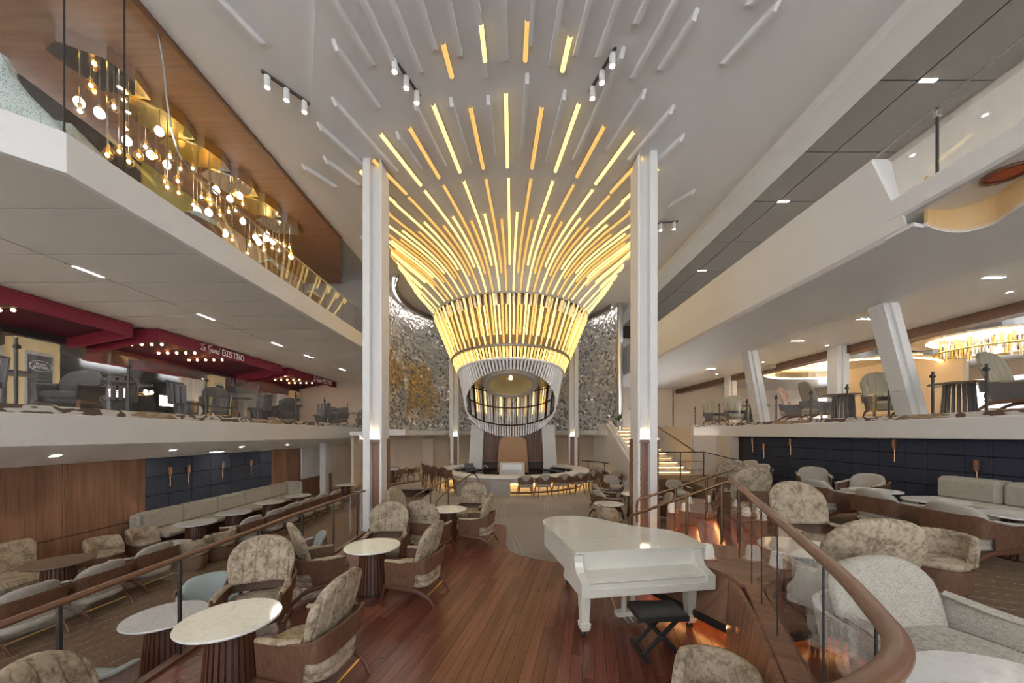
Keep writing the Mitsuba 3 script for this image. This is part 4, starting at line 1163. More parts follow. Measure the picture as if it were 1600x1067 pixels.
for x, y, s, lab in ((-7.47, 8.67, 1.0, 'nearest of the row of marble tables along the grey banquette'), (-7.42, 9.8, 1.0, 'second of the row of marble tables along the grey banquette'),
                     (-7.45, 11.3, 1.0, 'third of the row of marble tables along the grey banquette'), (-7.32, 12.6, 0.98, 'fourth of the row of marble tables, at the far end of the grey banquette'),
                     (-6.8, 15.1, 1.0, 'marble table beside the slim white column beyond the banquette')):
    table(x, y, -0.4, lab, tp_big, s, group='marble tables along the banquette')
table(-7.17, 7.75, -0.4, 'small dark round table between the low velvet chairs at the left wall', tp_low, 0.80)
table(-7.40, 5.98, -0.4, 'dark-topped round table by the left sofa', tp_big, 1.02, 'dark_top')
# lower side: grey armchairs with their backs to the rail
for x, y, lab in ((-6.75, 4.9, 'grey armchair at the left edge of the picture, behind the rail'), (-6.72, 5.75, 'grey armchair with a brown shell by the dark-topped table'), (-6.85, 6.75, 'grey armchair with a brown shell facing the small dark table'),
                  (-6.68, 9.0, 'first grey armchair of the row facing the banquette tables'), (-6.65, 9.85, 'second grey armchair of the row facing the banquette tables'), (-6.72, 10.72, 'third grey armchair of the row facing the banquette tables'),
                  (-6.72, 11.56, 'fourth grey armchair of the row facing the banquette tables'), (-6.72, 12.4, 'fifth grey armchair of the row facing the banquette tables'), (-6.62, 13.2, 'sixth grey armchair of the row facing the banquette tables'),
                  (-5.9, 14.4, 'last grey armchair of the row, near the slim white column')):
    grey_tub.place('grey_armchair', lab, 'chair', x + 0.1, y, -0.4, (-1, 0.08), group='grey armchairs along the lower side')
for x, y, h, lab in ((-6.55, 7.5, (-1, 0.1), 'low velvet chair right of the small dark table, seen from behind'), (-6.5, 8.15, (-1, 0.0), 'low velvet chair seen from behind at the nearest banquette table'),
                     (-8.32, 7.50, (1, -0.15), 'low velvet chair against the wood wall, nearer one of two'), (-8.30, 8.28, (1, -0.15), 'low velvet chair against the wood wall, beside the banquette end')):
    velvet_barrel.place('velvet_barrel_chair', lab, 'chair', x, y, -0.4, h, scale=0.84)
mint_tub.place('mint_armchair', 'pale blue leather armchair behind the glass, next to the white marble table', 'chair', -4.12, 5.05, -0.4, (0.7, -0.7))
mint_tub.place('mint_armchair', 'mint green leather armchair behind the glass near the left column', 'chair', -4.08, 7.35, -0.4, (-0.8, -0.5))
mint_tub.place('mint_armchair', 'mint and cream leather armchair behind the glass, in front of the white marble table', 'chair', -4.06, 3.35, -0.4, (0.1, 1.0))
velvet_barrel.place('velvet_barrel_chair', 'low velvet chair behind the glass, partly hidden by the side-on lounge chair', 'chair', -4.35, 6.35, -0.4, (0.3, 0.9), scale=0.84)

# banquette under the left blue panels
bq = thing('banquette', 'long grey velvet banquette under the dark blue panels at the left wall', 'banquette')
put('seat', cbox(-8.85, -8.05, 8.6, 14.3, -0.05, 0.06, 0.03), 'grey_fabric', bq)
put('base', cbox(-8.85, -8.12, 8.62, 14.28, -0.40, -0.05, 0.01), 'dark_bronze', bq)
yb = 8.6
for w in (1.15, 1.15, 1.15, 1.15, 1.1):
    put('back_cushion', cbox(-8.92, -8.70, yb + 0.005, yb + w - 0.005, 0.05, 0.52, 0.05), 'grey_fabric', bq, smooth=30)
    yb += w
put('end_cushion', cbox(-8.92, -8.66, 8.50, 8.60, 0.05, 0.50, 0.05), 'grey_fabric', bq)
put('end_cushion', cbox(-8.92, -8.20, 14.3, 14.48, 0.0, 0.55, 0.06), 'grey_fabric', bq)
ls = thing('sofa', 'grey-brown velvet sofa against the wood wall at the left edge', 'sofa')
put('seat', cbox(-8.85, -7.95, 4.0, 6.55, -0.30, 0.02, 0.06), 'velvet', ls, smooth=30)
put('backrest', cbox(-8.95, -8.68, 4.0, 6.75, -0.05, 0.50, 0.08), 'velvet', ls, smooth=30)
put('plinth', cbox(-8.8, -8.05, 4.05, 6.5, -0.40, -0.29, 0.01), 'dark_bronze', ls)

# terrace at the right
velvet_chair.place('velvet_lounge_chair', 'velvet lounge chair on the terrace facing the viewer behind the balustrade', 'chair', 3.62, 4.38, 0.70, (-0.05, -1), scale=0.97)
velvet_chair.place('velvet_lounge_chair', 'velvet lounge chair on the terrace seen from behind, behind the big pale armchair', 'chair', 2.76, 2.97, 0.70, (0.15, 1), scale=0.97)
velvet_chair.place('velvet_lounge_chair', 'velvet lounge chair at the top of the wooden steps', 'chair', 4.48, 6.95, 0.70, (0.1, 1), scale=0.97)
velvet_chair.place('velvet_lounge_chair', 'velvet lounge chair farthest back on the terrace, beside the steps', 'chair', 5.4, 8.9, 0.70, (0.4, 1), scale=0.97)
velvet_barrel.place('velvet_barrel_chair', 'low velvet chair alone on the terrace carpet', 'chair', 4.62, 3.95, 0.70, (-0.8, -0.6), scale=0.80)
big_tub.place('white_armchair', 'big pale fabric armchair on the terrace in the right foreground', 'chair', 2.44, 2.10, 0.70, (0.32, -0.95), scale=1.06)
table(2.96, 3.72, 0.70, 'round white table between the two terrace velvet chairs', tp_low, 0.92)
table(2.04, 1.32, 0.70, 'round marble table in the bottom right corner', tp_low, 1.1)
for x, y, lab in ((6.3, 7.25, 'pale brown-shelled armchair facing the terrace tables, farthest of three'), (6.25, 6.05, 'pale brown-shelled armchair facing the terrace tables, middle of three'), (6.1, 4.85, 'pale brown-shelled armchair facing the terrace tables, nearest of three')):
    white_tub.place('white_armchair', lab, 'chair', x, y, 0.70, (1, 0.05), group='pale armchairs on the terrace')
for x, y, h, lab in ((7.95, 8.25, (-1, -0.3), 'pale armchair with its back to the blue wall, nearest the white sofa'), (8.25, 9.9, (-0.6, -0.9), 'pale armchair in the middle of the row along the blue wall'), (7.45, 11.1, (-1, -0.1), 'pale armchair of the blue wall row, nearer the steps'), (8.1, 12.6, (-1, -0.2), 'pale armchair farthest along the blue wall')):
    white_tub.place('white_armchair', lab, 'chair', x, y, 0.70, h)
table(7.15, 7.15, 0.70, 'white table between the brown shell chairs and the blue wall, farthest of three', tp_low, 1.0)
table(7.1, 6.1, 0.70, 'white table in front of the white sofa, middle of three', tp_low, 1.0)
table(6.95, 4.95, 0.70, 'white table at the right edge in front of the white sofa', tp_low, 1.0)
ws = thing('white_sofa', 'white upholstered sofa against the dark blue wall at the right edge', 'sofa')
put('seat', cbox(7.75, 8.75, 4.2, 7.25, 0.98, 1.18, 0.05), 'white_fabric', ws)
put('base', cbox(7.85, 8.75, 4.2, 7.2, 0.70, 0.98, 0.02), 'dark_bronze', ws)
for y0_, y1_ in ((6.28, 7.25), (5.25, 6.27), (4.2, 5.24)):
    put('back_cushion', cbox(8.42, 8.80, y0_ + 0.006, y1_ - 0.006, 1.14, 1.58, 0.07), 'white_fabric', ws, smooth=30)

# chairs between the right column and the bar
for x, y, h, lab in ((2.75, 10.5, (1, 0.3), 'grey armchair on the carpet left of the right column, middle of three'), (3.0, 11.7, (1, 0.0), 'grey armchair on the carpet left of the right column, farthest of three'),
                     (4.2, 12.6, (-0.5, -1), 'grey armchair facing the viewer behind the carpet tables'), (3.95, 13.9, (0.2, -1), 'grey armchair near the curved handrail'),
                     (4.45, 15.85, (-1, -0.4), 'small grey chair by the beige wall, right one'), (4.3, 17.6, (0.3, -1), 'small grey chair by the beige wall, left one')):
    grey_tub.place('grey_armchair', lab, 'chair', x, y, 0.0, h, group='velvet lounge chairs on the stage')
velvet_barrel.place('velvet_barrel_chair', 'low velvet chair left of the right column, nearest of the group', 'chair', 2.42, 8.85, 0.0, (0.9, 0.4), scale=0.84)
white_tub.place('white_armchair', 'white armchair right of the column, below the lit staircase', 'chair', 5.75, 12.5, 0.0, (0.2, -1))
white_tub.place('white_armchair', 'white armchair hidden behind the right column and the step rails', 'chair', 4.12, 10.05, 0.0, (-0.9, 0.2))
table(3.62, 10.6, 0, 'marble table left of the right column', tp_big, 0.95)
table(2.60, 9.62, 0, 'white table half hidden by the right column', tp_low, 0.95)
# at the bar
for i, (deg, lab) in enumerate(((12, 'first'), (22, 'second'), (33, 'third'), (44, 'fourth'), (56, 'fifth'), (68, 'sixth'), (80, 'seventh'))):
    a = rad(deg - 6)
    x, y = BX + 4.08 * math.sin(a), BY - 4.08 * math.cos(a)
    counter_chair.place('bar_chair', f'{lab} grey chair round the bar, counted rightwards from the cabinet block', 'chair', x, y, 0.0, (-math.sin(a), math.cos(a)), scale=1.08, group='grey chairs round the bar')
for i, deg in enumerate((-41, -49, -57, -65, -73)):
    a = rad(deg)
    r = 4.15
    x, y = BX + r * math.sin(a), BY - r * math.cos(a)
    tall_stool.place('bar_stool', ('brown bar stool nearest the cabinet block', 'second brown bar stool from the cabinet block', 'third brown bar stool from the cabinet block', 'fourth brown bar stool from the cabinet block', 'brown bar stool farthest round the left of the bar')[i], 'bar stool', x, y, 0.0, (-math.sin(a), math.cos(a)), group='brown bar stools')
# far left beyond the column
for x, y, h, lab in ((-5.9, 18.6, (0.3, -1), 'small chair at the table beyond the left column, back one'), (-5.3, 17.9, (-1, 0.1), 'small chair at the table beyond the left column, right one'), (-4.9, 18.6, (-1, 0.3), 'small chair beyond the left column, farthest right')):
    counter_chair.place('dining_chair', lab, 'chair', x, y, 0.0, h)
table(-5.85, 17.9, 0.0, 'small table beyond the left column near the beige wall', tp_big, 0.95)
ORD = ('first', 'second', 'third', 'fourth', 'fifth', 'sixth', 'seventh', 'eighth', 'ninth', 'tenth', 'eleventh', 'twelfth', 'thirteenth', 'fourteenth')
# ------------------------------------------------------------------ bistro deck at the left
br = thing('bistro_railing', 'frameless glass railing with dark posts along the bistro deck', 'railing')
py_ = [0.3, 1.6, 3.1, 4.4, 5.6, 7.25, 9.1, 11.0, 12.9, 14.9, 17.0, 19.2, 21.5, 23.8]
for a, b in zip(py_, py_[1:]):
    put('glass_pane', vpane([(-7.56, a + 0.01), (-7.56, b - 0.01)], 2.86, 3.93), 'glass', br)
for y in py_[1:-1]:
    put('post', cat([tube([(-7.585, y, 2.84), (-7.585, y, 3.88)], 0.022, 8), tube([(-7.60, y, 3.74), (-7.545, y, 3.74)], 0.035, 10)]), 'dark_grey', br)

def bulbs_bar(parent, xs, y, z):
    put('light_bar', bar((xs[0] - 0.2, y, z + 0.09), (xs[-1] + 0.12, y, z + 0.09), 0.025, 0.05), 'mid_grey', parent)
    for x in xs:
        put('bulb', trimesh.creation.icosphere(subdivisions=1, radius=0.045).apply_translation((x, y, z)), 'led', parent, emit=(9.0, 4.6, 1.5), weight=0.03)
def awning(y0, y1, x, label, rows):
    k = thing('awning', label, 'awning')
    zt, zb_ = SL - 0.02, SL - 0.40
    put('valance', cbox(x - 0.03, x + 0.03, y0, y1, zb_, zt, 0.008), 'burgundy', k)
    put('hem', cbox(x + 0.028, x + 0.036, y0, y1, zb_ + 0.28, zb_ + 0.29, 0.002), 'dark_burgundy', k)
    for y in (y0, y1):
        put('side_flap', hull([(x, y + d, z) for d in (-0.02, 0.02) for z in (zt, zb_)] + [(x - 2.3, y + d, z) for d in (-0.02, 0.02) for z in (zt - 0.1, zb_ - 0.45)]), 'burgundy', k)
    put('underside', hull([(x - 0.05, y, z) for y in (y0, y1) for z in (zt - 0.05, zt - 0.02)] + [(x - 2.4, y, z) for y in (y0, y1) for z in (zb_ - 0.10, zb_ - 0.06)]), 'dark_burgundy', k)
    put('rear_valance', cbox(x - 2.45, x - 2.40, y0, y1, zb_ - 0.65, zb_ - 0.05, 0.01), 'burgundy', k)
    for y in rows:
        bulbs_bar(k, [x - 1.75 + 0.34 * i for i in range(5)], y, zb_ + 0.0)
    return k
AX = -11.45
aw0 = awning(4.6, 11.4, AX - 0.35, 'plain burgundy awning at the left end of the bistro', (7.2, 8.95))
aw1 = awning(11.85, 18.3, AX, 'burgundy awning with large white bistro lettering in the middle', (12.4, 13.7, 15.0))
aw2 = awning(18.9, 26.5, AX, 'burgundy awning with small white bistro lettering next to the left column', (19.2, 20.5, 21.8))
# lettering on the valances, built as thin raised letters
def lettering(parent, y, script_h, cap_h, z):
    def on_face(m):
        v = m.vertices
        return trimesh.Trimesh(np.stack([AX + 0.032 + v[:, 2], y + v[:, 0], z + v[:, 1]], 1), m.faces, process=False)
    def slanted(m, k=0.35):
        m = m.copy(); m.vertices[:, 0] += k * m.vertices[:, 1]; return m
    strokes = {
        'L': ([[(0.62, 0.86), (0.50, 1.0), (0.36, 0.86), (0.34, 0.4), (0.20, 0.06), (0.05, 0.03), (0.06, 0.16), (0.22, 0.12), (0.45, 0.0), (0.66, 0.08)], [(0.02, 0.95), (-0.10, 0.80), (0.0, 0.62), (0.20, 0.66)]], 0.62),
        'e': ([[(0.02, 0.22), (0.22, 0.28), (0.30, 0.42), (0.20, 0.50), (0.07, 0.34), (0.10, 0.06), (0.24, 0.0), (0.40, 0.14)]], 0.40),
        'G': ([[(0.66, 0.72), (0.60, 0.94), (0.42, 1.0), (0.18, 0.80), (0.10, 0.42), (0.26, 0.12), (0.50, 0.14), (0.62, 0.44)], [(0.40, 0.44), (0.72, 0.46), (0.62, 0.05), (0.42, -0.22), (0.20, -0.14)], [(0.10, 0.98), (-0.06, 0.80), (0.06, 0.64)]], 0.74),
        'r': ([[(0.02, 0.10), (0.16, 0.48), (0.20, 0.40), (0.32, 0.44), (0.28, 0.12), (0.36, 0.0), (0.44, 0.12)]], 0.42),
        'a': ([[(0.34, 0.42), (0.20, 0.50), (0.05, 0.26), (0.12, 0.02), (0.28, 0.14), (0.36, 0.48), (0.34, 0.06), (0.48, 0.12)]], 0.46),
        'n': ([[(0.02, 0.40), (0.10, 0.48), (0.10, 0.0)], [(0.10, 0.20), (0.28, 0.50), (0.34, 0.36), (0.34, 0.04), (0.46, 0.12)]], 0.46),
        'd': ([[(0.34, 0.42), (0.20, 0.50), (0.05, 0.26), (0.12, 0.02), (0.28, 0.14), (0.40, 0.98)], [(0.40, 0.98), (0.34, 0.06), (0.50, 0.12)]], 0.50),
    }
    x = 0.0
    sh = script_h * 1.25
    for word in ('Le', 'Grand'):
        ms = []
        for chx in word:
            for st_ in strokes[chx][0]:
                pp = smooth_path([(q[0] + 0.30 * q[1], q[1], 0) for q in st_], 5)
                pp = np.column_stack([x + pp[:, 0] * sh * 0.80, pp[:, 1] * sh, np.full(len(pp), 0.004)])
                ms.append(tube(pp, 0.0085, 5))
            x += strokes[chx][1] * sh * 0.80
        put('script_lettering', on_face(cat(ms)), 'letter_white', parent)
        x += 0.10
    x += 0.02
    m = meshkit.text_mesh('BISTRO', cap_h, 0.006, bold=True); m.apply_translation((x, 0, 0))
    put('lettering', on_face(m), 'letter_white', parent)
lettering(aw1, 13.45, 0.215, 0.235, SL - 0.325)
lettering(aw2, 21.2, 0.215, 0.235, SL - 0.325)

# bistro front: yellow pilasters with menu boards, white shutters, dark interior, mirrors
wins = ((0.5, 4.0), (6.0, 8.4), (15.3, 17.3), (18.7, 20.6))
wb = sbox(-0.6, 2.8, 24, 5.9)
for a, b in wins: wb = wb.difference(sbox(a, 3.85, b, 4.42))
struct('wall_bistro', prism_x(wb, -18.2, -18.0), 'dark_grey', 'dark back wall of the bistro with bright windows')
for i, (a, b) in enumerate(wins):
    struct(f'window_{i+10}', box(-18.11, -18.09, a, b, 3.85, 4.42), 'glass')
struct('ceiling_bistro_silver', box(-18.0, -13.95, -0.6, 24, 5.0, 5.08), 'silver_ceiling', 'pressed silver ceiling inside the bistro')
struct('lintel_bistro', box(-14.0, -13.85, -0.6, 24, 4.85, 5.85), 'dark_grey')
PIL = ((10.5, 1.0, 'left'), (17.0, 0.75, 'middle'), (23.2, 0.8, 'right'))
for y, w, nm in PIL:
    k = thing('pilaster', f'pale yellow pilaster with a menu board, {nm} one of three on the bistro front', 'pilaster')
    put('shaft', cbox(-13.95, -13.55, y - w / 2, y + w / 2, 2.8, 5.1, 0.02), 'yellow_paint', k)
    put('frame', cbox(-13.56, -13.53, y - w * 0.33, y + w * 0.33, 3.1, 4.75, 0.005), 'grey_stone', k)
    b = put('menu_board', cbox(-13.535, -13.51, y - w * 0.27, y + w * 0.27, 3.2, 4.65, 0.004), 'dark_grey', k)
    def face(m, yy, zz):
        v = m.vertices
        return trimesh.Trimesh(np.stack([-13.508 + v[:, 2], yy + v[:, 0], zz + v[:, 1]], 1), m.faces, process=False)
    m = meshkit.text_mesh('BISTRO', 0.065, 0.003, bold=True)
    put('lettering', face(m, y - m.bounds[1][0] / 2, 4.28), 'letter_white', b)
    m = meshkit.text_mesh('Grand', 0.06, 0.003)
    put('lettering', face(m, y - m.bounds[1][0] / 2, 4.38), 'letter_white', b)
    put('oval', tube([(-13.505, y + w * 0.25 * math.cos(t), 4.35 + 0.15 * math.sin(t)) for t in np.linspace(0, 2 * math.pi, 36)], 0.006, 5), 'letter_white', b)
    for j in range(7):
        z = 4.05 - 0.11 * j
        L = w * (0.10 + 0.11 * ((j * 37) % 5) / 5)
        put('chalk_line', box(-13.51, -13.506, y - L, y + L, z, z + 0.022), 'mid_grey', b)
for y0_, y1_, lab in ((8.2, 9.9, 'grey double shutter left of the first yellow pilaster'), (15.2, 16.4, 'white shutter left of the middle yellow pilaster'), (21.6, 22.6, 'white shutter left of the right yellow pilaster')):
    k = thing('shutter', lab, 'shutter')
    ym = (y0_ + y1_) / 2
    for a, b in ((y0_, ym - 0.01), (ym + 0.01, y1_)):
        for z0, z1 in ((2.80, 3.75), (3.77, 4.8)):
            put('panel', cbox(-13.84, -13.74, a, b, z0, z1, 0.02), 'grey_stone' if y0_ < 9 else 'white_paint', k)
# dark tables and slat-back chairs of the bistro
def slat_chair(dark=True):
    R = 0.36
    ps = [('seat', lathe([(0.001, 0.40), (0.33, 0.40), (0.34, 0.46), (0.30, 0.48), (0.001, 0.48)], 24), 'dark_grey', 40),
          ('base', lathe([(0.001, 0.0), (0.28, 0.0), (0.24, 0.05), (0.26, 0.40), (0.001, 0.40)], 20), 'dark_grey', 40)]
    for i in range(9):
        t = math.radians(-80 + 20 * i)
        zt = 0.98 - 0.10 * abs(i - 4) / 4
        d = np.array([math.sin(t), -math.cos(t), 0]); s = np.array([math.cos(t), math.sin(t), 0])
        ps.append(('slat', hull([d * r + s * a * 0.045 + [0, 0, z] for r, z in ((0.33, 0.40), (0.36, 0.40), (0.37, zt), (0.40, zt)) for a in (-1, 1)]), 'mid_grey', False))
    ps.append(('top_rail', tube([(0.385 * math.sin(math.radians(t)), -0.385 * math.cos(math.radians(t)), 0.99 - 0.10 * abs(t) / 80) for t in range(-80, 81, 10)], 0.025, 8), 'dark_grey', 40))
    return Proto(ps)
slat_proto = slat_chair()
dark_tub = tub('mid_grey_fabric', 'dark_grey', 0.95, 0.80)
bistro_spots = [(-8.9, 7.4, (0.2, -1)), (-9.6, 8.9, (-1, 0.2)), (-8.7, 9.8, (0.7, 0.7)), (-8.6, 10.8, (-0.3, 1)), (-9.5, 12.1, (0.2, -1)), (-8.6, 12.5, (-0.6, -0.7)), (-8.5, 13.6, (-1, 0.2)), (-9.3, 15.4, (0.3, 1)),
                (-8.6, 16.6, (-1, 0)), (-8.6, 18.4, (-1, 0.3)), (-9.3, 19.4, (0.1, 1)), (-8.6, 21.0, (-1, 0)), (-8.9, 6.0, (0.5, -0.8))]
bistro_spots.sort(key=lambda q: q[1])
for i, (x, y, h) in enumerate(bistro_spots):
    P = slat_proto if i % 3 != 1 else dark_tub
    k = P.place('bistro_chair', f'dark bistro chair behind the glass railing, {ORD[i]} from the left', 'chair', x, y, 2.80, h, group='dark bistro chairs behind the glass')
def small_table(x, y, z, label, topm='dark_grey', R=0.42, group=None):
    k = thing('pedestal_table', label, 'table', group)
    put('tabletop', lathe([(0.001, 0.71), (R, 0.71), (R, 0.75), (0.001, 0.75)], 32), topm, k, to_world=T().translate([x, y, z]))
    put('pedestal', lathe([(0.001, 0.0), (0.24, 0.0), (0.24, 0.02), (0.035, 0.05), (0.035, 0.71), (0.001, 0.71)], 20), 'mid_grey', k, to_world=T().translate([x, y, z]))
for i, (x, y) in enumerate(sorted(((-8.6, 8.2), (-9.3, 6.7), (-8.7, 11.6), (-8.8, 14.6), (-8.7, 17.5), (-8.4, 20.1), (-8.7, 22.2)), key=lambda q: q[1])):
    small_table(x, y, 2.80, f'dark pedestal table among the bistro chairs, {ORD[i]} from the left', group='bistro tables')
# bistro chandelier, a ring of small globes
bc_ = thing('globe_chandelier', 'ring chandelier of small lit globes inside the bistro', 'chandelier')
put('ring', tube([(-14.8 + 0.62 * math.cos(t), 14.2 + 0.62 * math.sin(t), 3.98) for t in np.linspace(0, 2 * math.pi, 40)], 0.02, 6), 'brass', bc_)
put('stem', tube([(-14.8, 14.2, 3.98), (-14.8, 14.2, 5.0)], 0.015, 6), 'brass', bc_)
for i in range(12):
    t = 2 * math.pi * i / 12
    put('globe', trimesh.creation.icosphere(subdivisions=1, radius=0.07).apply_translation((-14.8 + 0.62 * math.cos(t), 14.2 + 0.62 * math.sin(t), 4.06)), 'frost', bc_, emit=(3, 2.8, 2.4), weight=0.02)

# ------------------------------------------------------------------ ceiling line lights and small spots
def line_light(x, y, z, L, along_y, label, group):
    k = thing('line_light', label, 'ceiling light', group)
    w = 0.035
    m = box(x - (w if along_y else L / 2), x + (w if along_y else L / 2), y - (L / 2 if along_y else w), y + (L / 2 if along_y else w), z - 0.004, z)
    put('diffuser', m, 'led_white', k, emit=(95, 88, 76), weight=1.5)
    m = box(x - (w if along_y else L / 2) - 0.012, x + (w if along_y else L / 2) + 0.012, y - (L / 2 if along_y else w) - 0.012, y + (L / 2 if along_y else w) + 0.012, z, z + 0.012)
    put('trim', m, 'grey_stone', k)
for i, y in enumerate((7.75, 10.75, 14.0, 16.2, 19.5)):
    line_light(-8.95, y, SL - 0.001, 0.55, True, f'slim white line light in the ceiling over the bistro, {ORD[i]} from the left', 'line lights over the bistro')
for i, (x, y) in enumerate(((8.05, 7.02), (8.0, 10.68), (8.0, 15.2))):
    line_light(x, y, HC - 0.001, 0.30, False, f'slim white line light between the dark ceiling panels, {ORD[i]} from the top right', 'line lights in the dark panels')
for i, y in enumerate((6.9, 9.4, 11.6, 14.0, 16.6)):
    line_light(9.15, y, 5.355, 0.36, False, f'short white line light in the lounge ceiling, {ORD[i]} from the right edge', 'line lights over the right lounge')
dl = mikit.ply(lathe([(0.001, 0), (0.045, 0), (0.045, 0.004), (0.001, 0.004)], 16), None)
dlt = mikit.ply(lathe([(0.045, -0.004), (0.075, -0.004), (0.075, 0.006), (0.045, 0.006), (0.045, -0.004)], 20), None)
def downlight(x, y, z, label, group, power=24.0):
    k = thing('downlight', label, 'ceiling light', group)
    M = T().translate([x, y, z - 0.006])
    put('lens', None, 'led_white', k, ref=dl, to_world=M, emit=(power, power * 0.92, power * 0.75), weight=0.7)
    put('trim', None, 'white_paint', k, ref=dlt, to_world=M)
for i, (x, y) in enumerate(((10.4, 7.6), (10.3, 9.6), (10.6, 12.2), (10.4, 15.0), (10.2, 18.0))):
    downlight(x, y, 5.36, f'small round downlight in the white lounge ceiling, {ORD[i]} from the right edge', 'downlights over the right lounge')
for i, (x, y) in enumerate(((-9.4, 4.85), (-8.0, 5.0), (-7.3, 9.0), (-8.5, 12.4))):
    downlight(x, y, 9.16, f'small round downlight in the brown wood ceiling, {ORD[i]} from the left', 'downlights in the wood ceiling', 24)
for i, (x, y) in enumerate(((9.6, 8.7), (9.9, 7.6))):
    downlight(x, y, 9.05, f'bright round downlight over the right upper deck, {("farther", "nearer")[i]} of two behind the glass', 'downlights over the right upper deck', 22)
for i, y in enumerate((1.8, 4.2, 6.6, 8.9, 11.2, 13.5, 16.0, 19.0)):
    downlight(-8.25, y, 1.99, f'small round downlight in the sloped ceiling above the wood wall, {ORD[i]} from the left', 'downlights over the lower side', 170)
for i, y in enumerate((4.0, 6.0, 8.2, 10.4, 12.6)):
    downlight(8.55, y, 2.285, 'small round downlight under the middle deck above the blue wall', 'downlights above the blue wall', 40) if False else None

# track spotlights on the main ceiling (warm pools on the stage tables)
def track(x, y, dx, dy, label, n=3, sp=0.33, aims=None):
    k = thing('track_spotlights', label, 'spotlight')
    d = np.array([dx, dy, 0]) / math.hypot(dx, dy)
    z = HC - 0.07
    c = np.array([x, y, z])
    put('track', bar(c - d * sp * (n - 0.4) / 2, c + d * sp * (n - 0.4) / 2, 0.05, 0.04), 'mid_grey', k)
    for i in range(n):
        p = c + d * sp * (i - (n - 1) / 2)
        h = put('head', tube([p + [0, 0, -0.03], p + [0, 0, -0.24]], 0.055, 14), 'white_paint', k, smooth=40)
        put('lens', lathe([(0.001, -0.245), (0.045, -0.245), (0.045, -0.242), (0.001, -0.242)], 14).apply_translation((p[0], p[1], p[2])), 'led_white', h, emit=(16, 15, 13), weight=0.3)
        if aims and aims[i] is not None:
            q, power = aims[i]
            scene[f'{k}_beam_{i}'] = {'type': 'spot', 'intensity': {'type': 'rgb', 'value': [power * 1.0, power * 0.82, power * 0.30]}, 'cutoff_angle': 5.5, 'beam_width': 2.5, 'sampling_weight': 5.0,
                                      'to_world': T().look_at(origin=[p[0], p[1], p[2] - 0.27], target=list(q), up=[0, 1, 0.01])}
SPOT = 20.0
track(-1.95, 6.85, 0.35, 0.9, 'row of three white track spotlights left of the nearest light rods', aims=[((-2.6, 3.35, 0.7), SPOT), ((-2.1, 5.5, 0.7), SPOT), ((-1.38, 8.1, 0.7), SPOT * 0.8)])
track(1.70, 6.75, -0.3, 0.9, 'row of three white track spotlights right of the nearest light rods', aims=[((2.9, 3.8, 1.3), SPOT * 0.6), None, None])
track(-4.35, 7.1, 0.42, 0.55, 'row of three white track spotlights on the plain ceiling, far left')
track(5.0, 11.6, 0.9, -0.15, 'pair of white track spotlights beside the right column', n=2, sp=0.4)

# ------------------------------------------------------------------ upper deck left: glass, pendants, sofa
ug = thing('tall_glass_screen', 'tall glass screen of the upper deck that curves down into a low railing', 'glass screen')
GX = -5.93
def upane(ys, zt, x=GX):
    return vpane([(x, y) for y in ys], FT - 0.05, zt)
put('glass_pane', vpane([(-8.6, 1.9), (-6.32, 4.46)], FT - 0.05, 9.15), 'glass', ug)
put('glass_pane', vpane([(-6.32, 4.47), (GX, 4.84)], FT - 0.05, 9.15), 'glass', ug)
put('glass_pane', upane([4.86, 5.60], 9.15), 'glass', ug)
ysw = np.array([5.62, 6.15, 6.23, 6.30, 6.38, 6.48, 6.60, 6.75, 6.95, 7.10])
ztw = np.array([9.15, 9.15, 8.75, 8.2, 7.75, 7.50, 7.36, 7.30, 7.28, 7.28])
put('glass_pane', upane(ysw, ztw), 'glass', ug)
for a, b in zip((7.12, 8.23, 9.35, 10.5, 11.7, 12.9, 14.1), (8.21, 9.33, 10.48, 11.68, 12.88, 14.08, 15.2)):
    put('glass_pane', upane([a, b], 7.28), 'glass', ug)
put('edge_strip', tube([(GX, y, z) for y, z in zip(ysw[1:], ztw[1:])] + [(GX, 15.2, 7.28)], 0.018, 6), 'steel', ug)
for y in (4.85, 5.61):
    put('joint', box(GX - 0.008, GX + 0.008, y - 0.008, y + 0.008, FT - 0.05, 9.15), 'black_metal', ug)
for y in (8.22, 9.34, 10.49, 11.69, 12.89, 14.09):
    put('joint', box(GX - 0.005, GX + 0.005, y - 0.008, y + 0.008, FT - 0.05, 7.27), 'dark_grey', ug)
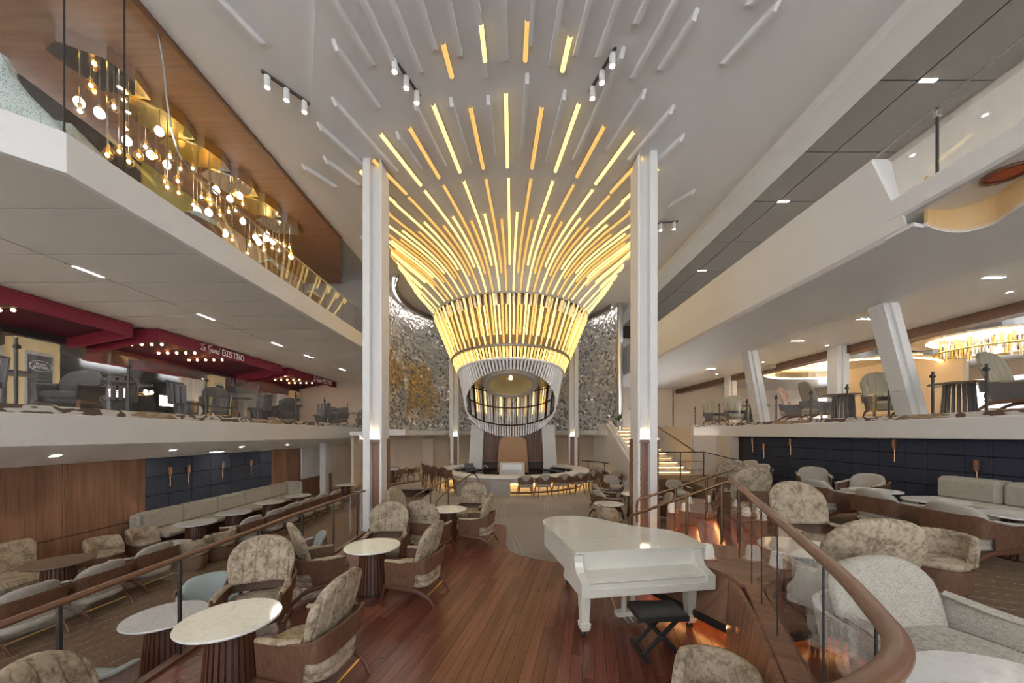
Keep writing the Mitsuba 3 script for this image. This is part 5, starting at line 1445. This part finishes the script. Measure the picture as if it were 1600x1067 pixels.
# ceiling mirrors with glass pendants
pr = random.Random(5)
blob = mikit.ply(fixed(trimesh.creation.icosphere(subdivisions=2, radius=0.075).apply_scale((1, 1, 1.25))), None, True)
capm = mikit.ply(lathe([(0.001, 0.06), (0.022, 0.06), (0.03, 0.12), (0.012, 0.15), (0.001, 0.15)], 10), None)
for i in range(6):
    y = 6.55 + 0.98 * i; x = -7.42 + 0.03 * i
    gold_ = i in (1, 2, 4)
    k = thing('ceiling_mirror', ('silver', 'gold', 'amber gold', 'pale silver', 'orange gold', 'last silver')[i] + ' mirror plate on the wood ceiling, ' + ('nearest', 'second', 'third', 'fourth', 'fifth', 'farthest')[i] + ' of the six', 'ceiling lamp')
    poly = Polygon([(x - 0.45, y - 0.38), (x - 0.1, y - 0.52), (x + 0.42, y - 0.22), (x + 0.50, y + 0.18), (x + 0.2, y + 0.46), (x - 0.30, y + 0.36)])
    put('plate', prism(poly, 8.90, 9.16), 'gold' if gold_ else 'mirror', k)
    poly2 = Polygon([(x + 0.1, y + 0.25), (x + 0.5, y + 0.18), (x + 0.36, y + 0.62), (x + 0.0, y + 0.56)])
    put('wing', prism(poly2, 8.96, 9.14), 'mirror' if gold_ else 'gold', k)
    done = []
    for j in range(11):
        for _ in range(200):
            px_, py2 = x + pr.uniform(-0.45, 0.5), y + pr.uniform(-0.5, 0.5)
            if poly.buffer(-0.06).contains(Point(px_, py2)) and all(math.hypot(px_ - a, py2 - b) > 0.17 for a, b in done): break
        done.append((px_, py2))
        L = pr.uniform(0.25, 1.5)
        kind = pr.random()
        z = 8.90 - L
        nm = ('nearest', 'second', 'third', 'fourth', 'fifth', 'farthest')[i]
        kd = 'frosted white' if kind < 0.35 else ('amber glass' if kind > 0.6 else 'clear glass')
        q = thing('pendant_lamp', f'{kd} pendant lamp hanging from the {nm} ceiling mirror plate', 'pendant lamp', group=f'{kd} pendants under the {nm} mirror plate')
        M = T().translate([px_, py2, z])
        if kind < 0.35:
            put('shade', None, 'frost', q, ref=blob, to_world=M, emit=(1.8, 1.6, 1.25), weight=0.05)
        else:
            put('shade', None, 'amber_glass' if kind > 0.6 else 'clear_glass', q, ref=blob, to_world=M)
            put('bulb', None, 'led', q, ref=blob, to_world=M.scale(0.42), emit=(7, 4.6, 1.7), weight=0.05)
        put('cap', None, 'brass', q, ref=capm, to_world=M)
        put('cord', tube([(px_, py2, z + 0.14), (px_, py2, 8.91)], 0.008, 5), 'steel', q)
# patterned curved sofa and furniture behind the glass
so = thing('patterned_sofa', 'high curved sofa end in a mint and grey pattern at the glass, top left corner', 'sofa')
ts = [0.0, 0.10, 0.28, 0.42, 0.50, 0.56, 0.60, 0.62, 0.72, 1.1, 1.7]
zs_ = [6.42, 6.60, 6.80, 6.95, 7.06, 7.16, 7.28, 7.36, 7.42, 7.48, 7.5]
dd = np.array([-0.91, -0.42]); nn_ = np.array([0.42, -0.91])
cpath = smooth_path([(t, z, 0) for t, z in zip(ts, zs_)], 4)
rows = []
for t, z, _ in cpath:
    b_ = np.array([-6.04, 5.02]) + dd * t
    rows.append([(*(b_ + nn_ * o), zz) for o, zz in ((0.02, FT), (0.06, (FT + z) / 2), (0.03, z - 0.04), (-0.08, z), (-0.20, z - 0.04), (-0.24, (FT + z) / 2), (-0.20, FT))])
put('backrest', fixed(grid(rows, closed_v=True)), 'sofa_pattern', so, smooth=50)
put('seat', prism([(-6.25, 5.2), (-7.5, 4.7), (-7.7, 5.4), (-6.5, 5.9)], FT, FT + 0.45), 'sofa_pattern', so)
struct('wall_green', cat([box(-9.2, -9.05, 2.5, 6.6, FT, 9.14), box(-9.2, -9.05, 8.9, 10.4, FT, 9.14)]), 'green_wall', 'olive green wall panel at the back of the upper deck')
struct('wall_dark', cat([box(-9.25, -9.0, 6.6, 8.9, FT, 9.0)]), 'dark_grey', 'dark panel in the olive wall at the back of the upper deck')
struct('wall_upper_back', box(-9.2, -9.1, 10.4, 16.5, FT, 9.14), 'beige_wall')
for i, (x, y, h) in enumerate(((-6.9, 8.0, (-1, 0.3)), (-6.8, 10.0, (-1, -0.2)), (-6.8, 12.2, (-1, 0)))):
    mint_tub.place('upper_armchair', ('patterned', 'mint', 'pale')[i] + ' armchair behind the upper glass railing, ' + ('nearest', 'middle', 'farthest')[i] + ' of three', 'chair', x, y, FT - 0.02, h, mats={'mint_leather': 'sofa_pattern'})

# ------------------------------------------------------------------ right: parapet glass, columns, lounge
sg = thing('upper_glass_railing', 'short glass railing with one slim post on the right upper deck', 'railing')
put('glass_pane', vpane([(6.48, 5.57), (6.48, 6.45)], 6.33, [7.38, 7.30]), 'glass', sg)
put('glass_pane', vpane([(6.48, 2.2), (6.48, 5.53)], 6.33, [7.5, 7.38]), 'glass', sg)
put('edge_strip', tube([(6.48, 2.2, 7.5), (6.48, 5.55, 7.38), (6.48, 6.45, 7.30)], 0.012, 6), 'steel', sg)
put('post', tube([(6.50, 5.55, 6.3), (6.50, 5.55, 7.36)], 0.02, 8), 'dark_grey', sg)
put('clamp', cbox(6.46, 6.54, 5.52, 5.58, 7.22, 7.32, 0.01), 'steel', sg)
rgl = thing('lounge_railing', 'glass railing with slim posts along the right lounge deck', 'railing')
ry = [3.0, 4.4, 5.35, 6.12, 6.76, 7.62, 8.5, 9.55, 10.7, 12.1, 13.6, 15.4, 17.4, 19.6]
for a, b in zip(ry, ry[1:]):
    put('glass_pane', vpane([(8.80, a + 0.01), (8.80, b - 0.01)], 2.82, 3.62), 'glass', rgl)
for y in ry[1:-1]:
    put('post', cat([tube([(8.83, y, 2.80), (8.83, y, 3.70)], 0.022, 8), tube([(8.79, y, 3.6), (8.86, y, 3.6)], 0.035, 10)]), 'dark_grey', rgl)
def lean_column(x0, y0_, z0, x1, y1_, z1, w, label):
    m = hull([(x + a * w / 2, y + b * w / 2, z) for x, y, z in ((x0, y0_, z0), (x1, y1_, z1)) for a in (-1, 1) for b in (-1, 1)])
    k = thing('slanted_column', label, 'column')
    put('shaft', m, 'white_paint', k)
    put('flange', hull([(x + a * w * 0.16, y - w * 0.5 - b * 0.06, z) for x, y, z in ((x0, y0_, z0), (x1, y1_, z1)) for a in (-1, 1) for b in (0, 1)]), 'white_paint', k)
lean_column(8.42, 8.25, 5.32, 9.15, 8.3, 2.78, 0.36, 'thick white slanted column of the right lounge, nearer one')
lean_column(8.42, 14.6 - 1.75, 5.32, 9.05, 13.1, 2.78, 0.36, 'white slanted column of the right lounge, farther one')
for x, y, lab in ((11.2, 12.45, 'upright white column in the right lounge, nearer one'), (11.3, 18.7, 'upright white column in the right lounge, farther one')):
    k = thing('lounge_column', lab, 'column')
    put('shaft', cbox(x - 0.21, x + 0.21, y - 0.2, y + 0.2, 2.78, 5.4, 0.01), 'white_paint', k)
    put('flange', cbox(x - 0.06, x + 0.06, y - 0.26, y - 0.2, 2.78, 5.4, 0.006), 'white_paint', k)
# oval glowing rings in the silver ceiling
def oval_ring(cx, cy, a, b, z, label, r=0.05, emit=(4.2, 2.7, 1.1)):
    k = thing('ceiling_ring', label, 'ceiling light')
    P = [(cx + a * math.cos(t), cy + b * math.sin(t), z) for t in np.linspace(0, 2 * math.pi, 72)]
    put('glow', tube(P, r, 6), 'led', k, emit=emit, weight=0.5)
    outer = Polygon([(cx + (a + 0.5) * math.cos(t), cy + (b + 0.5) * math.sin(t)) for t in np.linspace(0, 2 * math.pi, 60, endpoint=False)])
    inner = Polygon([(cx + (a + 0.06) * math.cos(t), cy + (b + 0.06) * math.sin(t)) for t in np.linspace(0, 2 * math.pi, 60, endpoint=False)])
    put('cove', prism(outer.difference(inner), z - 0.02, 5.5), 'silver_ceiling', k)
oval_ring(14.7, 11.0, 1.5, 1.3, 5.32, 'oval ceiling cove with a warm edge above the round crystal lamp', emit=(2.6, 1.9, 1.1))
oval_ring(14.6, 16.0, 2.9, 2.6, 5.22, 'wide oval ceiling ring glowing amber in the right lounge')
# crystal lamp
cl = thing('crystal_lamp', 'round lamp of amber and clear rods under the lounge ceiling at the right edge', 'chandelier')
cr = random.Random(3)
for j in range(60):
    t = cr.uniform(0, 2 * math.pi); r = 1.25 * math.sqrt(cr.random())
    x, y = 14.7 + r * math.cos(t), 11.0 + r * math.sin(t)
    z1 = 5.3; z0 = 5.3 - cr.uniform(0.25, 0.55)
    put('rod', tube([(x, y, z0), (x, y, z1)], 0.035, 6), ('gold', 'steel', 'mirror')[j % 3], cl)
put('ring', tube([(14.7 + 1.25 * math.cos(t), 11.0 + 1.25 * math.sin(t), 4.95) for t in np.linspace(0, 2 * math.pi, 40)], 0.035, 6), 'gold', cl)
# cove light along the soffit edge
cv = struct('trim_11', box(8.40, 8.62, -0.6, 26, 5.30, 5.33), 'white_paint')
solid('cove_light', box(8.46, 8.56, 3.0, 25.0, 5.335, 5.345), 'led', 'hidden amber line of light along the soffit edge above the slanted columns', 'cove light', emit=(3.4, 2.2, 0.9), weight=1.0)
# furniture of the right lounge
big_lounge = lounge(0.78, 1.30, 'floral', 5)
for i, (x, y, h, mt) in enumerate(((9.75, 7.05, (0.2, -1), None), (9.75, 9.5, (-0.4, -1), None), (9.75, 11.6, (1, -0.2), None), (9.9, 12.75, (0.6, -0.8), 'floral'), (9.5, 15.4, (-0.3, -1), None), (9.6, 17.2, (0.2, -1), None), (10.9, 7.0, (-0.6, 0.8), None))):
    big_lounge.place('lounge_chair', ('high grey chair behind the glass, right of the thick slanted column', 'high grey chair behind the glass, left of the thick slanted column', 'floral chair beside the farther slanted column',
                                      'high floral chair with reddish pattern behind the farther slanted column', 'grey high chair far along the lounge railing', 'grey high chair farthest along the lounge railing', 'plum chair deeper in the right lounge')[i],
                     'chair', x, y, 2.78, h, mats={'floral': 'olive_fabric' if mt is None else 'floral', 'shell_brown': 'mid_grey'})
for x, y, lab in ((9.6, 6.0, 'dark round table behind the lounge glass at the right edge'), (9.9, 8.05, 'dark round table behind the lounge glass by the thick slanted column'), (9.5, 10.4, 'dark round table in the middle of the lounge railing'), (9.6, 14.2, 'dark round table near the farther slanted column')):
    k = thing('drum_table', lab, 'table')
    M = T().translate([x, y, 2.78])
    put('tabletop', lathe([(0.001, 0.70), (0.46, 0.70), (0.47, 0.72), (0.46, 0.745), (0.001, 0.745)], 40), 'dark_top', k, to_world=M)
    for i in range(18):
        t = 2 * math.pi * i / 18
        put('slat', tube([(0.25 * math.cos(t), 0.25 * math.sin(t), 0.0), (0.21 * math.cos(t), 0.21 * math.sin(t), 0.70)], 0.028, 5), 'mid_grey', k, to_world=M)
for i, y in enumerate((3.9, 6.2, 8.4, 18.6, 21)):
    k = thing('curtain', f'pale green grey curtain at the lounge windows, {ORD[i]} from the right edge', 'curtain', group='curtains at the lounge windows')
    P = [[(21.3 + 0.06 * math.sin(q * 2.2), y + 0.055 * q, z) for q in range(36)] for z in (2.8, 5.4)]
    put('fabric', grid(P), 'curtain', k, smooth=True)
# amber recess: glow and orange lantern shape
rg_ = thing('recess_light', 'warm hidden light line inside the amber ceiling recess at the right edge', 'ceiling light')
put('line', tube([(7.00, 5.68, 6.12), (7.12, 5.43, 6.12), (7.03, 5.10, 6.12), (6.93, 4.5, 6.12), (6.90, 3.8, 6.12), (6.88, 1.0, 6.12)], 0.02, 6), 'led', rg_, emit=(26, 13, 3.6), weight=1.0)
lt = thing('orange_shade', 'orange-red sculpted lamp shade in the amber recess at the right edge', 'lamp')
put('shade', lathe([(0.001, 5.915), (0.10, 5.92), (0.22, 5.94), (0.28, 6.02), (0.26, 6.12), (0.16, 6.19)], 28, (6.74, 4.95)), 'orange_red', lt, smooth=True)
put('rim', tube([(6.74 + 0.22 * math.cos(t), 4.95 + 0.22 * math.sin(t), 5.93) for t in np.linspace(0, 2 * math.pi, 30)], 0.02, 6), 'rail_wood', lt)

# ------------------------------------------------------------------ stair at the right
ss = thing('staircase', 'lit staircase with glowing treads rising behind the right column', 'staircase')
n_st = 12
for i in range(n_st):
    z = 0.70 + 2.08 * (i + 1) / n_st
    y = 15.1 + 0.36 * i
    xl, xr = 5.35 - 0.0 * i, 7.5 - 0.10 * i
    put('tread', box(xl, xr, y - 0.02, y + 0.40, z - 0.05, z), 'beige_wall', ss)
    put('riser', box(xl, xr, y + 0.03, y + 0.38, z - 0.175, z - 0.05), 'beige_wall', ss)
    put('step_light', box(xl + 0.05, xr - 0.05, y + 0.008, y + 0.026, z - 0.066, z - 0.052), 'led', ss, emit=(3.6, 2.5, 0.9), weight=0.4)
put('stringer', prism_x(Polygon([(15.0, 0.72), (15.0, 1.15), (19.3, 3.1), (19.3, 2.4), (16.6, 0.72)]), 5.18, 5.35), 'white_paint', ss)
hb = [(7.55, 14.9, 1.65), (7.45, 15.6, 1.95), (6.3, 19.3, 3.75)]
put('handrail', tube(smooth_path(hb, 6), 0.03, 8), 'rail_wood', ss, smooth=50)
sb_ = thing('stair_balustrade', 'glass balustrade with a thin dark rail in front of the lit staircase', 'balustrade')
pth = [(5.3, 13.6), (6.4, 13.7), (7.3, 13.75), (8.3, 13.3)]
put('rail', tube([(x, y, 1.72 if i < 3 else 1.45) for i, (x, y) in enumerate(pth)], 0.016, 8), 'dark_bronze', sb_)
for a, b in zip(pth, pth[1:]):
    put('glass_pane', vpane([a, b], 0.75, [1.70, 1.70 if b[0] < 8 else 1.43]), 'glass', sb_)
for x, y in pth:
    put('post', tube([(x, y, 0.70), (x, y, 1.72 if x < 8 else 1.45)], 0.02, 8), 'dark_bronze', sb_)
for z in (1.05, 1.38):
    put('wire', tube([(5.3, 13.6, z), (6.4, 13.7, z), (7.3, 13.75, z)], 0.008, 5), 'dark_bronze', sb_)
struct('wall_stair', cat([box(7.6, 8.9, 15.1, 15.3, 0.7, 2.35), box(7.55, 7.65, 15.2, 22, 0.7, 2.75), box(5.6, 10.5, 23.6, 23.8, 2.78, 5.6)]), 'beige_wall', 'pale wall beside the lit staircase')
struct('wall_under_stair', prism_x(Polygon([(14.9, 0.0), (14.9, 1.0), (19.2, 2.95), (22, 2.95), (22, 0)]), 5.05, 5.18), 'white_paint', 'cream wall under the staircase')
# curved handrail of the ramp behind the right chairs
cr_ = thing('ramp_handrail', 'thin dark curved handrail along the cream wall behind the bar chairs', 'handrail')
put('rail', tube(smooth_path([(3.9, 19.8, 0.95), (4.7, 19.2, 0.93), (5.2, 18.4, 0.85), (5.3, 17.9, 0.72)], 6), 0.022, 8), 'black_metal', cr_)
for x, y, z in ((4.2, 19.6, 0.95), (4.9, 18.95, 0.9), (5.25, 18.2, 0.8)):
    put('post', tube([(x, y, 0), (x, y, z)], 0.016, 6), 'black_metal', cr_)
# ------------------------------------------------------------------ stick wall lamps
def sconce(x, y, z, s, label):
    k = thing('wall_lamp', label, 'wall lamp')
    put('head', hull([(x + s * a, y + b, z + c) for a in (0.02, 0.06) for b, c in ((-0.036, 0.11), (0.036, 0.11), (-0.036, -0.07), (0.036, -0.07), (0.0, -0.12))]), 'copper', k)
    put('stem', tube([(x + s * 0.04, y, z - 0.10), (x + s * 0.04, y, z - 0.40)], 0.010, 6), 'copper', k)
for y, z, lab in ((9.6, 1.42, 'first'), (10.15, 1.42, 'second'), (11.35, 1.42, 'third'), (12.6, 1.40, 'fourth')):
    sconce(WL + 0.02, y, z, 1, f'thin copper wall lamp on the left blue panels, {lab} from the left')
for y, z, lab in ((6.91, 1.80, 'copper stick lamp on the blue wall above the white sofa'), (8.39, 2.16, 'copper stick lamp on the blue wall left of the white sofa'), (11.5, 2.14, 'copper stick lamp on the blue wall over the middle armchairs'), (12.7, 1.95, 'copper stick lamp on the blue wall, second from the far end'), (13.3, 2.14, 'copper stick lamp at the far end of the blue wall')):
    sconce(WR - 0.02, y, z, -1, lab)
# exit sign style light at the top of the left blue panels
solid('lit_sign', cbox(-8.75, -8.70, 10.6, 11.1, 1.86, 1.95, 0.01), 'led_white', 'small bright box light at the top of the left blue panels', 'light', emit=(5, 5, 4.8), weight=0.1)
# ------------------------------------------------------------------ bar top items
for i, (x, y) in enumerate(((-2.2, 16.1), (-1.15, 15.4), (1.4, 15.45), (2.5, 16.3), (-2.9, 17.3))):
    k = thing('tap', ('steel', 'thin steel', 'curved steel', 'bright steel', 'tall steel')[i] + ' tap on the bar counter, ' + ('left of the monitor', 'in front of the monitor', 'right of the white cabinet', 'at the right of the bar', 'at the far left of the bar')[i], 'tap')
    put('spout', tube(smooth_path([(x, y, 0.71), (x, y, 0.98), (x + 0.06, y, 1.06), (x + 0.16, y, 1.05), (x + 0.19, y, 0.98)], 5), 0.014, 8), 'steel', k, smooth=50)
    put('base', lathe([(0.001, 0.70), (0.04, 0.70), (0.04, 0.73), (0.001, 0.73)], 16, (x, y)), 'steel', k)
mo = thing('till_monitor', 'dark till screen standing inside the left part of the bar', 'monitor')
put('screen', hull([(-1.95 + a, 16.9 + b, z) for a, z in ((-0.25, 0.78), (0.25, 0.78), (-0.22, 1.02), (0.22, 1.02)) for b in (0.25 - 0.1 * (z > 0.9) * -1, 0.29)]), 'black_metal', mo)
put('stand', cbox(-2.02, -1.88, 17.0, 17.3, 0.49, 0.80, 0.01), 'dark_grey', mo)
# doors beyond the bar
for i, (x, lab) in enumerate(((-5.3, 'plain beige door in the wall behind the left of the bar'),)):
    k = struct('door_1', cbox(x - 0.55, x + 0.55, 22.6, 22.7, 0, 2.1, 0.01), 'beige_wall', lab)

# small plant at the head of the stair
pt = thing('potted_plant', 'small green plant on the deck at the head of the lit staircase', 'plant')
put('pot', lathe([(0.001, 2.78), (0.14, 2.78), (0.18, 3.05), (0.15, 3.05), (0.14, 2.9), (0.001, 2.9)], 20, (5.45, 18.2)), 'grey_stone', pt)
gr = random.Random(9)
for i in range(16):
    t = gr.uniform(0, 6.28); r = gr.uniform(0.15, 0.42); z = gr.uniform(3.15, 3.5)
    b_ = np.array([5.45, 18.2, 3.0]); e = b_ + [r * math.cos(t), r * math.sin(t), z - 3.0]
    s_ = np.array([-math.sin(t), math.cos(t), 0]) * 0.05
    mid = (b_ + e) / 2 + [0, 0, 0.06]
    put('leaf', hull([b_, mid + s_, mid - s_, e, mid + [0, 0, 0.012]]), 'leaf_green', pt)

# warm downlights in the low ceiling behind the bar
for i, dg in enumerate((103, 118, 134, 150, 168, 190, 210, 226, 242, 258, 274)):
    a = rad(dg); r_ = RT + 0.85
    downlight(r_ * math.sin(a), CY - r_ * math.cos(a), 2.34, f'small round downlight in the low ceiling round the bar wall, {ORD[i]} from the right', 'downlights behind the bar', 85)
for i, (x, y) in enumerate(((-7.0, 17.2), (-7.4, 18.8), (-7.6, 20.4), (-7.2, 22.2))):
    downlight(x, y, 2.195, f'small round downlight under the bistro deck near the beige wall, {ORD[i]} from the left', 'downlights by the beige wall', 85)
